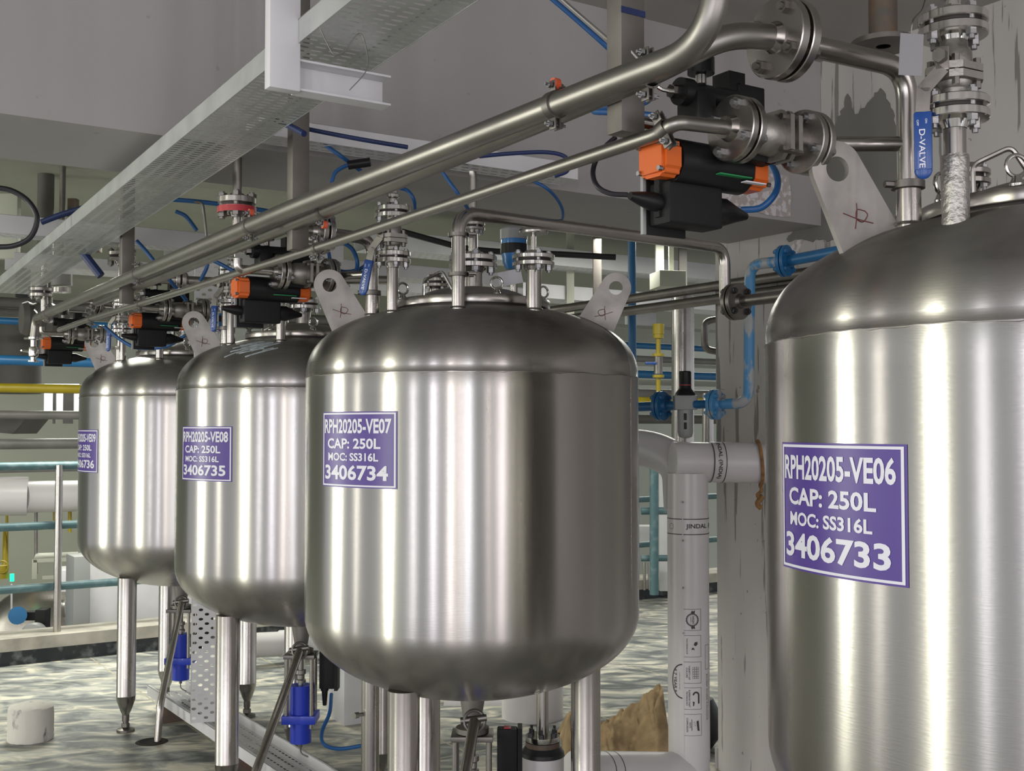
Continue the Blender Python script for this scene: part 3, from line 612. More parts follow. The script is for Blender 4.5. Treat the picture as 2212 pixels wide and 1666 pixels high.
def actuated_valve(i, L0, ax, label):
    """pneumatically actuated flanged ball valve: axis ax, left flange pair at L0"""
    ax = Vector(ax).normalized(); t = thing('actuated_ball_valve', label, 'valve', L0); q = lambda a, side=0, up=0: L0 + ax*a + side*S_ + Z*up
    S_ = ax.cross(Z).normalized()          # horizontal, towards the viewer
    flange_pair(t, fr(L0, ax), 0.052, 0.0125, 0.005, 4, 0.016, M['steel'], M['bolt'], a0=0.5, names=('inlet_flange', 'inlet_gasket', 'inlet_bolt'))
    R0 = L0 + ax*0.155
    flange_pair(t, fr(R0, ax), 0.052, 0.0125, 0.005, 4, 0.016, M['cast'], M['bolt'], a0=0.5, names=('outlet_flange', 'outlet_gasket', 'outlet_bolt'))
    b = MB(); b.lathe([(0, 0.012), (0.022, 0.012), (0.022, 0.03), (0.031, 0.042), (0.033, 0.075), (0.026, 0.09), (0.024, 0.143), (0, 0.143)], 28, fr(L0, ax))
    for a in (0.082, 0.100): b.prism([(0.040, -0.018), (0.040, 0.018), (0.028, 0.028), (0.028, 0.040), (-0.028, 0.040), (-0.028, 0.028), (-0.040, 0.018), (-0.040, -0.018), (-0.028, -0.028), (-0.028, -0.040), (0.028, -0.040), (0.028, -0.028)], 0.009, fr(q(a), ax))
    b.done('valve_body', M['cast'], t)
    for k in range(4):
        a = PI/4+PI/2*k; mm = fr(q(0), ax); c_ = Vector((0.036*math.cos(a), 0.036*math.sin(a), 0)); MB().hexa(mm @ (c_+Vector((0, 0, .070))), mm @ (c_+Vector((0, 0, .116))), 0.006).done('body_bolt', M['mill'], t)
    # mounting bracket behind/below, actuator
    bk = -0.075; ac = -0.045     # actuator sits behind the valve and a bit lower
    MB().bbox((0, 0, 0), (0.05, 0.07, 0.075), fr(q(0.06, -0.045, -0.015), ax), 0.003).done('mounting_bracket', M['blackm'], t)
    am = fr(q(-0.02, -0.075, ac), ax)
    prof_ = [(0.037*math.cos(2*PI*k/16), 0.037*math.sin(2*PI*k/16)) for k in range(16)]
    MB().cyl(am @ Vector((0, 0, -0.055)), am @ Vector((0, 0, 0.098)), 0.037, 28).done('actuator_barrel', M['black'], t)
    stick = MB(); stick.bbox((0.0, 0.0, 0.04), (0.002, 0.016, 0.07), fr(q(-0.01, -0.040, ac-0.018), ax), 0.0005); stick.done('green_sticker', M['green'], t)
    w_ = MB(); w_.bbox((0, 0, 0), (0.002, 0.013, 0.045), fr(q(0.075, -0.0395, ac-0.024), ax), 0.0005); w_.done('white_sticker', M['paper'], t)
    for s_, z0 in ((-1, -0.055), (1, 0.098)):
        ec = MB(); oct_ = [(0.030, -0.022), (0.030, 0.022), (0.021, 0.033), (-0.021, 0.033), (-0.030, 0.022), (-0.030, -0.022), (-0.021, -0.033), (0.021, -0.033)]
        n0 = len(ec.b.verts); ec.prism(oct_, 0.042, fr(am @ Vector((0, 0, z0+s_*0.018)), ax)); es = list(ec.b.edges); bmesh.ops.bevel(ec.b, geom=es, offset=0.006, segments=2, affect='EDGES')
        e_ = ec.done('end_cap', M['orange'], t)
        for a, bb in ((0.020, -0.025), (-0.020, -0.025), (0.020, 0.025), (-0.020, 0.025)):
            MB().cyl(am @ Vector((a, bb, z0+s_*0.036)), am @ Vector((a, bb, z0+s_*0.044)), 0.004, 8).done('cap_screw', M['bolt'], e_)
    # solenoid / regulator on top
    b = MB(); sm = fr(q(-0.015, -0.060, 0.066), (ax+Z*0.02)); b.cyl(sm @ Vector((0, 0, -0.03)), sm @ Vector((0, 0, 0.068)), 0.0175, 20); b.lathe([(0, 0.068), (0.0175, 0.068), (0.010, 0.082), (0.004, 0.084), (0.004, 0.088), (0, 0.088)], 16, sm)
    b.cyl(sm @ Vector((0, 0, -0.052)), sm @ Vector((0, 0, -0.03)), 0.022, 20); b.bbox((0, 0, 0), (0.05, 0.05, 0.04), fr(q(-0.03, -0.06, 0.04), ax), 0.004); b.done('air_filter', M['black'], t)
    b = MB(); b.cyl(q(-0.02, -0.06, 0.082), q(-0.02, -0.06, 0.10), 0.008, 12); b.cyl(q(-0.02, -0.06, 0.10), q(-0.02, -0.06, 0.125), 0.022, 20); b.done('pressure_gauge', M['black'], t)
    b = MB(); b.cyl(q(-0.02, -0.06, 0.084), q(-0.02, -0.06, 0.098), 0.009, 6); b.done('brass_fitting', M['cast'], t)
    b = MB(); b.hexa(q(-0.085, -0.06, 0.062), q(-0.065, -0.06, 0.064), 0.011); b.tube([q(-0.085, -0.06, 0.062), q(-0.11, -0.06, 0.062), q(-0.135, -0.07, 0.10), q(-0.15, -0.08, 0.12)], 0.0035, 8, 0.02); b.done('air_tube', M['bright'], t)
    b = MB(); b.bbox((0, 0, 0), (0.075, 0.045, 0.062), fr(q(0.085, -0.075, 0.06), ax), 0.004); b.bbox((0, 0, 0), (0.05, 0.04, 0.035), fr(q(0.055, -0.075, 0.09), ax), 0.003); b.done('solenoid_block', M['blackm'], t)
    # switch box hanging below
    bm = MB(); mm = fr(q(-0.03, -0.085, -0.112), ax); bm.bbox((0, 0, 0), (0.068, 0.05, 0.115), mm, 0.006); bm.bbox((0.02, 0, 0.0), (0.085, 0.012, 0.125), mm, 0.003); sb = bm.done('switch_box', M['blackm'], t)
    bp = MB(); bp.bbox((0, 0, 0), (0.145, 0.005, 0.085), fr(q(-0.050, -0.115, -0.085), ax), 0.001); bpo = bp.done('back_plate', M['blackm'], t)
    bp = MB(); bp.bbox((0, 0, 0), (0.147, 0.007, 0.007), fr(q(-0.095, -0.115, -0.085), ax), 0.001); bp.done('plate_edge', M['greyp'], bpo)
    for s_, L in ((-1, 0.06), (1, 0.075)):
        g = MB(); g.lathe([(0, 0), (0.022 if s_ > 0 else 0.014, 0), (0.023 if s_ > 0 else 0.015, L*0.3), (0.014 if s_ > 0 else 0.011, L*0.65), (0.006, L), (0, L)], 16, fr(q(-0.03+s_*0.057, -0.085, -0.112), ax*s_+Z*(0.10 if s_ < 0 else -0.03)))
        g.done('cable_gland', M['black'], sb)
    return t
AV = {6: P(1592, 280, 1.80), 7: P(606, 588, 3.38), 8: P(356, 668, 4.62), 9: P(150, 722, 5.75)}
for i in (6, 7, 8, 9): actuated_valve(i, AV[i], V, 'orange-capped actuated ball valve '+{6: 'hanging beside the tank at right edge', 7: 'left of the centre tank, partly behind the thin pipe', 8: 'above the second-farthest tank', 9: 'above the farthest tank at far left'}[i])
for i in (6, 7, 8, 9):
    a = AV[i] + V*0.172; o = Vector((T[i][0]-0.295, T[i][1]-0.095, a.z)); mid = o
    tag(MB().tube([a, o], 0.0125, 14).done('outlet_pipe', M['steel']), 'thin outlet pipe to the vent pipe '+DSC[i], 'pipe')

# blanked sampling nozzle, swan neck, centre nozzle, transmitter (not on the right tank, where they fall outside the view)
for i in (7, 8, 9):
    cx, cy = T[i]; o = Vector((cx+0.18, cy-0.25, 0)); c = lambda h: o+Z*(E+h)
    t = thing('blanked_nozzle_valve', 'flange pair with spindle and round top plate, '+DSC[i], 'fitting', c(0.452))
    flange_pair(t, fr(c(0.471), Z), 0.060, 0.0125, 0.008, 4, 0.022, M['bright'], M['bolt'], a0=0.3)
    b = MB(); b.cyl(c(0.487), c(0.548), 0.007, 12); b.hexa(c(0.488), c(0.500), 0.015); b.done('spindle', M['steel'], t)
    MB().lathe([(0, 0.547), (0.039, 0.547), (0.041, 0.551), (0.041, 0.558), (0.039, 0.561), (0, 0.561)], 32, Matrix.Translation(o+Z*E)).done('top_plate', M['steel'], t)
    o = Vector((cx, cy, 0)); t = thing('centre_inlet', 'large flange pair with thin riser '+DSC[i], 'fitting', c(0.477))
    flange_pair(t, fr(c(0.502), Z), 0.073, 0.0155, 0.007, 4, 0.030, M['bright'], M['bolt'], a0=0.2)
    MB().cyl(c(0.520), c(0.60), 0.014, 16).done('riser', M['steel'], t)
    flange_pair(t, fr(c(0.612), Z), 0.036, 0.010, 0.005, 4, 0.010, M['steel'], M['bolt'], a0=0.5, names=('small_flange', 'small_gasket', 'small_bolt'))
    MB().tube([c(0.62), c(0.80), c(0.83)+V*-0.07], 0.0115, 14, 0.05).done('riser_pipe', M['steel'], t)
    o = Vector((cx+0.125, cy+0.17, 0))
    t = thing('level_transmitter', 'round blue transmitter head with grey cap, '+DSC[i], 'instrument', c(0.40))
    b = MB(); b.lathe([(0, 0.36), (0.012, 0.36), (0.012, 0.48), (0.018, 0.50), (0, 0.50)], 16, Matrix.Translation(o+Z*E)); b.done('stem', M['steel'], t)
    MB().lathe([(0, 0.505), (0.026, 0.505), (0.036, 0.525), (0.038, 0.545), (0.042, 0.555), (0.042, 0.60), (0, 0.60)], 28, Matrix.Translation(o+Z*E)).done('housing', M['bluebody'], t)
    MB().lathe([(0.0425, 0.553), (0.0435, 0.553), (0.0435, 0.585), (0.0425, 0.585)], 28, Matrix.Translation(o+Z*E)).done('label_band', M['black'], t)
    MB().lathe([(0, 0.60), (0.044, 0.60), (0.044, 0.632), (0.040, 0.637), (0, 0.637)], 24, Matrix.Translation(o+Z*E)).done('cap', M['greyp'], t)
    if i == 7:
        b = MB(); b.box((0, 0, 0), (0.075, 0.001, 0.046), Matrix.Translation(P(1102, 600, 3.62)) @ Matrix.Rotation(-0.2, 4, 'Y')); tag(b.done('hanging_tag', M['paper']), 'blank white card tag hanging behind an eye bolt of the centre tank', 'tag')
    nn = [Vector((cx-0.03, cy-0.31, 0))]; c0 = nn[0]
# swan neck on the centre tank
c0 = Vector((T[7][0]-0.03, T[7][1]-0.31, 0)); t = thing('swan_neck_pipe', 'steel swan neck pipe looping from the centre tank to a bolted flange by the wall', 'pipe', c0+Z*(E+0.42))
A = c0+Z*(E+0.41); B = c0+Z*(E+0.600); Cc = P(1545, 536, 3.95); D = P(1566, 652, 3.95)
Cc = Vector((D.x, D.y, E+0.615)); Fp = P(1590, 652, 3.90)
MB().tube([A, B, Cc, Vector((D.x, D.y, Fp.z)), Fp], 0.0195, 20, 0.062, 9).done('pipe_run', M['steel'], t)
for h in (0.425, 0.535):
    b = MB(); b.lathe([(0.019, -0.006), (0.029, -0.005), (0.029, 0.005), (0.019, 0.006)], 24, Matrix.Translation(c0+Z*(E+h))); b.bbox((0, 0, 0), (0.014, 0.03, 0.012), Matrix.Translation(c0+Vector((0.036, 0, E+h))), 0.002); b.hexa(c0+Vector((0.03, -0.02, E+h)), c0+Vector((0.05, -0.02, E+h)), 0.005); b.done('pipe_clamp', M['mill'], t)
nx = (Vector((0.62, -0.78, 0))).normalized()
flange_pair(t, fr(Fp, nx), 0.062, 0.015, 0.006, 4, 0.0195, M['mill'], M['blackbolt'], a0=PI/4, br=0.0065)
MB().tube([Fp+nx*0.02, Fp+nx*0.5+Z*0.004], 0.0195, 18).done('tail_pipe', M['mill'], t)
for i in (8, 9):
    c0 = Vector((T[i][0]-0.03, T[i][1]-0.31, 0)); t = thing('swan_neck_pipe', 'short upright steel pipe elbow '+DSC[i], 'pipe', c0+Z*(E+0.42))
    MB().tube([c0+Z*(E+0.41), c0+Z*(E+0.57), c0+Z*(E+0.60)+V*0.5], 0.0175, 18, 0.055).done('pipe_run', M['steel'], t)
    MB().lathe([(0.0185, -0.006), (0.027, -0.005), (0.027, 0.005), (0.0185, 0.006)], 24, Matrix.Translation(c0+Z*(E+0.425))).done('pipe_clamp', M['mill'], t)

# ------------------------------------------------------------------ header pipes along the row
def header(label, pts, r, bend=0.1):
    t = thing('header_pipe', label, 'pipe', pts[0]); MB().tube(pts, r, 24, bend, 12).done('pipe_run', M['header'], t); return t
a = [Q(1340, 172, .52), Q(640, 446, .52), Q(264, 606, .52), Q(78, 688, .52)]
n0 = Vector((0.272, 1.55, E+0.52)); 
hp1 = header('upper long steel pipe crossing the view and turning up at right', [n0+Vector((0.035, 0.03, 0.90)), n0+Vector((0.004, 0, 0))] + a + [a[-1]+Vector((-0.01, 0, -0.10))], 0.0200, 0.13)
e = a[-1]+Vector((-0.01, 0, -0.09)); b = MB()
b.lathe([(0, 0), (0.026, 0), (0.026, -0.01), (0.015, -0.014), (0.015, -0.045), (0.022, -0.05), (0.025, -0.07), (0.022, -0.09), (0.014, -0.095), (0.014, -0.11), (0.026, -0.112), (0.026, -0.118), (0, -0.118)], 20, Matrix.Translation(e))
b.cyl(e+Vector((0, 0, -0.07)), e+Vector((-0.05, 0, -0.065)), 0.006, 8); b.cyl(e+Vector((-0.05, -0.02, -0.065)), e+Vector((-0.05, 0.02, -0.065)), 0.004, 8); b.cyl(e+Vector((-0.045, 0, -0.005)), e+Vector((0.045, 0, -0.005)), 0.005, 8); b.done('drain_valve', M['bright'], hp1)
a2 = [Q(1420, 152, .52), Q(1150, 268, .52), Q(696, 457, .52), Q(360, 592, .52), Q(210, 652, .52)]
axh = ax6
hp2 = header('second long steel pipe just behind the upper one, ending at a big flange', [F6-axh*0.02, F6-axh*0.115-Z*0.012] + a2, 0.0195, 0.09)
a3 = [Q(1150, 380, .45), Q(750, 515, .45), Q(400, 627, .45), Q(192, 690, .45), Q(128, 713, .45)]
hp3 = header('thin lower steel pipe crossing the view to the orange-capped valve', [AV[6]-V*0.02, AV[6]-V*0.125-Z*0.006, Q(1425, 288, .45)] + a3, 0.0115, 0.07)
for k in (7, 8, 9):
    q0 = AV[k]-V*0.02; q1 = AV[k]-V*0.13; tag(MB().tube([q0, q1, q1+Z*0.03], 0.0125, 14, 0.03).done('inlet_pipe', M['steel']), 'short steel inlet stub at the actuated valve '+DSC[k], 'pipe')
def along(pts, px):
    for p0, p1 in zip(pts[:-1], pts[1:]):
        a_ = 1106 + F*p0.x/p0.y; b_ = 1106 + F*p1.x/p1.y
        if (a_-px)*(b_-px) <= 0:
            t_ = (a_-px)/(a_-b_); return p0.lerp(p1, t_), (p1-p0).normalized()
    return pts[0], (pts[1]-pts[0]).normalized()
def clamp(pts, px, r, label, pad=True, flip=1):
    c, d = along(pts, px); s = d.cross(Z).normalized(); m = fr(c, d, Z); t = thing('pipe_clamp', label, 'clamp', c)
    MB().lathe([(r, -0.008), (r+0.003, -0.008), (r+0.003, 0.008), (r, 0.008)], 28, m).done('strap', M['mill'], t)
    for sg in (1, -1):
        b = MB()
        for k in (-1, 1): b.bbox((sg*(r+0.010), k*0.0045, 0), (0.020, 0.003, 0.016), m, 0.001)
        b.done('ear', M['mill'], t)
        b = MB(); c_ = m @ Vector((sg*(r+0.012), 0, 0)); yd = (m.to_3x3() @ Vector((0, 1, 0))); b.cyl(c_-yd*0.02, c_+yd*0.02, 0.0025, 8); b.hexa(c_+yd*0.008, c_+yd*0.014, 0.0055); b.hexa(c_-yd*0.014, c_-yd*0.008, 0.0055); b.done('clamp_bolt', M['bolt'], t)
    if pad:
        c_ = m @ Vector((flip*(r+0.014), 0, 0)); yd = (m.to_3x3() @ Vector((0, 1, 0))); MB().cyl(c_-yd*0.005, c_+yd*0.006, 0.010, 16).done('rubber_pad', M['orange_red'], t)
h1 = [n0] + a; h2 = a2; h3 = [Q(1425, 288, .45)] + a3
clamp(h1, 1245, 0.0200, 'pipe clamp with red pad on the upper pipe, nearest the viewer')
clamp(h1, 565, 0.0200, 'pipe clamp with red pad on the upper pipe, above the second tank')
clamp(h1, 310, 0.0200, 'pipe clamp on the upper pipe, above the farthest tank', False)
clamp(h1, 110, 0.0200, 'pipe clamp on the upper pipe near its far end', False)
clamp(h2, 700, 0.0195, 'pipe clamp with red pad on the second pipe, behind the left hanging post', True, -1)
clamp(h2, 1405, 0.0195, 'pipe clamp on the second pipe, right of the near hanging post', False)
clamp([AV[6]-V*0.125, Q(1425, 288, .45)] + a3, 1436, 0.0115, 'bright pipe clamp where the thin pipe bends to the valve', False)
clamp(h3, 698, 0.0115, 'small clamp on the thin pipe beside the left hanging post', False)
clamp(h3, 312, 0.0115, 'small clamp on the thin pipe beside the far hanging post', False)
clamp(h3, 196, 0.0115, 'small clamp on the thin pipe near its far end', False)

# hanging posts of square stainless section
def post(px, Y, py_bot, w, label, top=CZ):
    pb = P(px, py_bot, Y); t = thing('hanging_post', label, 'post', (pb.x, pb.y, pb.z)); m = Matrix.Identity(4)
    for i in range(3): m[i][0] = V[i]; m[i][1] = U[i]; m[i][3] = (pb.x, pb.y, 0)[i]
    b = MB(); b.bbox((0, 0, (pb.z+top)/2), (w, w*0.8, top-pb.z), m, 0.003); b.done('square_tube', M['postm'], t)
    return t, m, pb
tp, m_, pb = post(1352, 1.80, 292, 0.047, 'square steel hanging post in front of the second pipe, nearest the viewer')
MB().tube([pb+Z*0.025+V*0.02, pb+Z*0.025+V*0.075], 0.010, 14).done('support_arm', M['steel'], tp)
MB().tube([pb+Z*0.075-V*0.02, pb+Z*0.078-V*0.05], 0.010, 14).done('support_arm', M['steel'], tp)
MB().box((0, -0.0195, pb.z+0.19), (0.048, 0.001, 0.010), m_ @ Matrix.Rotation(0.25, 4, 'Y') if False else m_).done('blue_tape', M['hosed'], tp)
tp, m_, pb = post(643, 2.95, 542, 0.046, 'square steel hanging post beside the big perforated tray')
MB().tube([pb+Z*0.02+V*0.02, pb+Z*0.02+V*0.10], 0.010, 14).done('support_arm', M['steel'], tp)
tp, m_, pb = post(273, 4.25, 656, 0.046, 'short square steel hanging post above the farthest tank')
MB().tube([pb+Z*0.02+V*0.02, pb+Z*0.02+V*0.08], 0.010, 14).done('support_arm', M['steel'], tp)

# white painted post with channel arm carrying the tray
pw = P(610, 196, 2.12); t = thing('tray_support', 'white painted hanging post with a channel arm carrying the cable tray', 'support', pw); m = Matrix.Identity(4)
for i in range(3): m[i][0] = V[i]; m[i][1] = U[i]; m[i][3] = (pw.x, pw.y, 0)[i]
MB().bbox((0, 0, (pw.z+CZ)/2), (0.060, 0.026, CZ-pw.z), m, 0.002).done('upright', M['white'], t)
b = MB(); ch = P(735, 150, 2.12); zc = (P(700, 120, 2.12).z + P(700, 195, 2.12).z)/2; H = 0.055
for (yy, zz, sy, sz) in ((0.018, 0, 0.004, H), (0.0, H/2, 0.04, 0.004), (0.0, -H/2, 0.04, 0.004)): b.bbox((0.125, yy+0.012, zc+zz), (0.19, sy, sz), m, 0.001)
b.done('channel_arm', M['white'], t)

# ------------------------------------------------------------------ cable trays
def tray(label, p0, ex, ey, L, Wd, nx, ny, rail=0.05, hl=0.024, hw=0.007, both=True, mt=None, sheet=0.0016, up=Z, tname='cable_tray'):
    ex = Vector(ex).normalized(); ey = Vector(ey).normalized(); t = thing(tname, label, 'cable tray', p0); mt = mt or M['galv']
    b = MB(); b.perf(p0, ex, ey, L, Wd, nx, ny, hl, hw); b.done('perforated_sheet', mt, t, sharp=180)
    for k, o_ in enumerate((p0, p0+ey*Wd)):
        s = 1 if k == 0 else -1; b = MB(); th = 0.0018
        for a0, a1, b0, b1 in ((0, th, -0.0005, rail), (0, 0.012, rail-th, rail)):
            vs = [o_+ex*x_+ey*(s*y_)+up*z_ for x_ in (0, L) for y_ in (a0, a1) for z_ in (b0, b1)]
            b.faces(vs, [(0, 1, 3, 2), (4, 6, 7, 5), (0, 4, 5, 1), (2, 3, 7, 6), (0, 2, 6, 4), (1, 5, 7, 3)])
        b.done('side_rail', mt, t)
    return t
h = 0.715; l0 = Q(758, 0, h); l1 = Q(180, 470, h-0.02)
exx = (l1-l0).normalized()
tray('wide perforated cable tray running overhead from the top edge to far left', l0-exx*0.9, exx, V, 5.4, 0.185, 240, 6, 0.045, 0.0075, 0.022)
# cross trays (run along V)
def xtray(label, px, py, Y, L, Wd, nx, ny, rail=0.06, up=Z): 
    p = P(px, py, Y); return tray(label, p - V*0, V, U, L, Wd, nx, ny, rail, 0.024, 0.007, mt=M['white'])
xtray('long white cable tray crossing at left, under the wide overhead tray', -60, 497, 4.55, 1.6, 0.12, 45, 4, 0.075)
xtray('white cable tray crossing behind the left hanging post', 560, 288, 3.05, 1.05, 0.10, 30, 3, 0.05)
xtray('white cable tray crossing behind the swan neck pipe', 800, 535, 7.3, 4.6, 0.24, 90, 4, 0.12)
xtray('lower white cable tray behind the right lifting lug of the centre tank', 1130, 640, 8.2, 3.2, 0.28, 60, 4, 0.10)
xtray('dark-slotted cable tray crossing at far left below the long white one', 30, 570, 5.8, 2.4, 0.26, 50, 5, 0.06)
xtray('white cable tray crossing behind the second pipe above the second tank', 380, 560, 5.6, 1.9, 0.2, 45, 4, 0.07)
# vertical cable riser and low tray on the floor
pr_ = P(412, 1563, 5.2)
t = thing('cable_riser', 'upright white perforated cable tray between the two left tanks', 'cable tray', pr_)
b = MB(); hgt = E+0.85-pr_.z; b.perf(pr_+X*0.0, Z, (X*0.93+Yv*0.3).normalized(), hgt, 0.105, 52, 4, 0.0115, 0.019); b.done('perforated_sheet', M['white'], t, sharp=180)
for k in (0, 1):
    o_ = pr_ + (X*0.93+Yv*0.3).normalized()*0.105*k; b = MB(); nrm_ = Vector((-0.3, 0.93, 0)); b.faces([o_, o_+Z*hgt, o_+Z*hgt+nrm_*0.04, o_+nrm_*0.04], [(0, 1, 2, 3)]); b.done('side_rail', M['white'], t, solid=0.0016)
f0 = P(318, 1482, 5.98); tray('dusty cable tray laid low along the floor under the tanks', Vector((f0.x, f0.y, 0.09)), -U, V, 2.3, 0.20, 64, 5, 0.05, 0.024, 0.008, mt=M['white'])
for k, lb in ((0.25, 'rusty support block under the far end of the low floor tray'), (1.35, 'rusty support block under the near half of the low floor tray')):
    q = Vector((f0.x, f0.y, 0)) - U*k + V*0.1; tag(MB().bbox((0, 0, 0.044), (0.24, 0.04, 0.088), Matrix.Translation(q) @ Matrix.Rotation(rd(33), 4, 'Z'), 0.003).done('support_block', M['rust']), lb, 'support block')
# ------------------------------------------------------------------ things under the tanks
def bottom_unit(i, lab):
    cx, cy = T[i]; o = Vector((cx, cy, 0)); c = lambda h, dx=0, dy=0: o+Vector((dx, dy, E+h))
    t = thing('bottom_valve_actuator', lab, 'actuator', c(-0.90))
    b = MB(); b.lathe([(0, -0.90), (0.050, -0.90), (0.050, -0.915), (0, -0.915)], 24, Matrix.Translation(o+Z*E)); b.done('outlet_clamp', M['mill'], t)
    b = MB(); b.bbox((0, 0, 0), (0.125, 0.11, 0.016), Matrix.Translation(c(-0.925)), 0.002); b.done('top_plate', M['mill'], t)
    for dx in (-0.050, 0.050):
        for dy in (-0.044, 0.044): MB().cyl(c(-0.925, dx, dy), c(-1.21, dx, dy), 0.0085, 12).done('tie_rod', M['steel'], t)
    b = MB(); b.cyl(c(-0.93), c(-1.05), 0.010, 12); b.lathe([(0, -0.985), (0.020, -0.985), (0.020, -1.0), (0.014, -1.005), (0.014, -1.02), (0.020, -1.025), (0.020, -1.035), (0, -1.035)], 16, Matrix.Translation(o+Z*E)); b.done('spindle', M['cast'], t)
    b = MB(); b.cyl(c(-1.045), c(-1.275), 0.043, 28); b.bbox((0, 0, 0), (0.135, 0.12, 0.034), Matrix.Translation(c(-1.175)), 0.003); b.done('pneumatic_cylinder', M['cylblue'], t)
    b = MB(); b.cyl(c(-1.275), c(-1.295), 0.008, 8); b.tube([c(-1.29), c(-1.32), c(-1.335, 0.03)], 0.003, 8, 0.015); b.done('air_fitting', M['mill'], t)
    b = MB(); q = c(-0.985, 0.105, 0.02); b.bbox((0, 0, 0), (0.062, 0.05, 0.155), Matrix.Translation(q), 0.006); b.bbox((0.038, 0, 0), (0.014, 0.065, 0.165), Matrix.Translation(q), 0.003); b.cyl(q+Vector((-0.01, -0.01, -0.07)), q+Vector((-0.01, -0.01, -0.085)), 0.016, 16); sb = b.done('switch_box', M['blackm'], t)
    b = MB(); b.cyl(q+Vector((-0.01, -0.01, -0.085)), q+Vector((-0.01, -0.01, -0.145)), 0.013, 14, 0.008); b.done('cable_gland', M['black'], sb)
    if i == 7: MB().bbox((0, 0, 0), (0.022, 0.03, 0.003), Matrix.Translation(q+Vector((0, 0, 0.079))), 0.001).done('red_button', M['red'], sb)
bottom_unit(7, 'blue valve actuator with black box under the centre tank')
bottom_unit(8, 'blue pneumatic valve actuator with four rods, left of the centre tank')
bottom_unit(9, 'blue valve actuator under the farthest tank, beside the upright perforated tray')
for pts, lab in (([(1025, 1558, 3.38), (1000, 1700, 3.2)], 'slanted steel drain pipe under the centre tank'),
                 ([(648, 1405, 4.62), (553, 1666, 4.25), (530, 1730, 4.2)], 'long slanted steel drain pipe beside the blue actuator'),
                 ([(392, 1302, 5.75), (346, 1525, 5.45), (340, 1602, 5.43)], 'bent steel drain pipe ending in the floor hole')):
    p = [P(*q) for q in pts]; t = thing('drain_pipe', lab, 'pipe', p[-1]); MB().tube(p, 0.0165, 16, 0.03).done('pipe_run', M['steel'], t)
    dd = (p[1]-p[0]).normalized(); b = MB(); b.torus(0.030, 0.005, fr(p[0]-dd*0.0, Vector((0.2, -1, 0.25))), 24, 8); b.cyl(p[0]-X*0.04, p[0]+X*0.035+Z*0.01, 0.010, 12); b.done('tri_clamp', M['mill'], t)
hp = P(328, 1600, 5.43); tag(MB().lathe([(0.0, 0.001), (0.052, 0.001), (0.057, 0.004), (0.070, 0.002), (0.074, 0.0005)], 40, Matrix.Translation((hp.x, hp.y, 0))).done('floor_hole', mat('dark_hole', (0.03, 0.027, 0.022), 0.9)), 'dark round hole in the stone floor where the bent drain pipe ends', 'floor hole')

st = P(66, 1588, 5.48); b = MB(); pr = [(0, 0), (0.101, 0), (0.103, 0.01)] + [(0.102+random.uniform(-.001, .001), 0.02+0.014*k) for k in range(9)] + [(0.1005, 0.15), (0.094, 0.157), (0.06, 0.166), (0.03, 0.172), (0, 0.170)]
b.lathe(pr, 48, Matrix.Translation((st.x, st.y, 0)))
for v in b.b.verts: v.co += Vector((random.uniform(-.0012, .0012), random.uniform(-.0012, .0012), random.uniform(-.001, .001)))
tag(b.done('concrete_stub', M['concrete']), 'short whitewashed concrete cylinder standing on the floor at left', 'concrete stub')

# hessian sack heaped on the floor behind the centre tank's right leg
def sack():
    import mathutils.noise as mn
    b = MB(); A0 = P(1218, 1640, 5.0); A1 = P(1450, 1640, 5.0); nx_, ny_ = 90, 46; L = (A1-A0).length*1.05; vs = []
    for j in range(ny_):
        for i in range(nx_):
            u = i/(nx_-1); v = j/(ny_-1); x = A0.x + u*L; y = 4.98 + v*0.62
            prof = 0.08 + 0.20*math.exp(-((u-0.92)/0.24)**2) + 0.10*math.exp(-((u-0.02)/0.13)**2) + 0.05*math.exp(-((u-0.5)/.16)**2)
            env = math.sin(min(1, v*1.9)*PI/2)*(1-max(0, v-0.6)/0.4)*min(1, (u+0.03)*9)*min(1, (1.03-u)*12)
            q = Vector((u*4.2, v*2.2, 1.7)); rg = abs(mn.noise(Vector((u*3.1+v*2.4, v*1.2-u*1.6, 0.3)))) ; rg2 = abs(mn.noise(q*2.3))
            z = max(0.0, prof*env*(0.92+0.35*rg)) + 0.03*rg2*env + 0.012*mn.noise(q*9)*env
            vs.append(Vector((x+0.03*mn.noise(q*1.7), y+0.05*mn.noise(q*1.3+Vector((5, 0, 0))), max(0.003, z))))
    fs = [(j*nx_+i, j*nx_+i+1, (j+1)*nx_+i+1, (j+1)*nx_+i) for j in range(ny_-1) for i in range(nx_-1)]
    b.faces(vs, fs); o = b.done('hessian_sack', M['sack'], sharp=80, solid=0.004); tag(o, 'crumpled brown hessian sack heaped on the floor behind the centre tank', 'sack')
sack()
b = MB(); q = P(1535, 1560, 5.1)
b.lathe([(0, 0), (0.055, 0.0), (0.09, 0.05), (0.095, 0.15), (0.06, 0.22), (0, 0.24)], 24, Matrix.Translation((q.x-0.005, q.y+0.25, 0))); tag(b.done('rubbish_bag', M['rubber']), 'black bag on the floor behind the upright white pipe', 'bag')

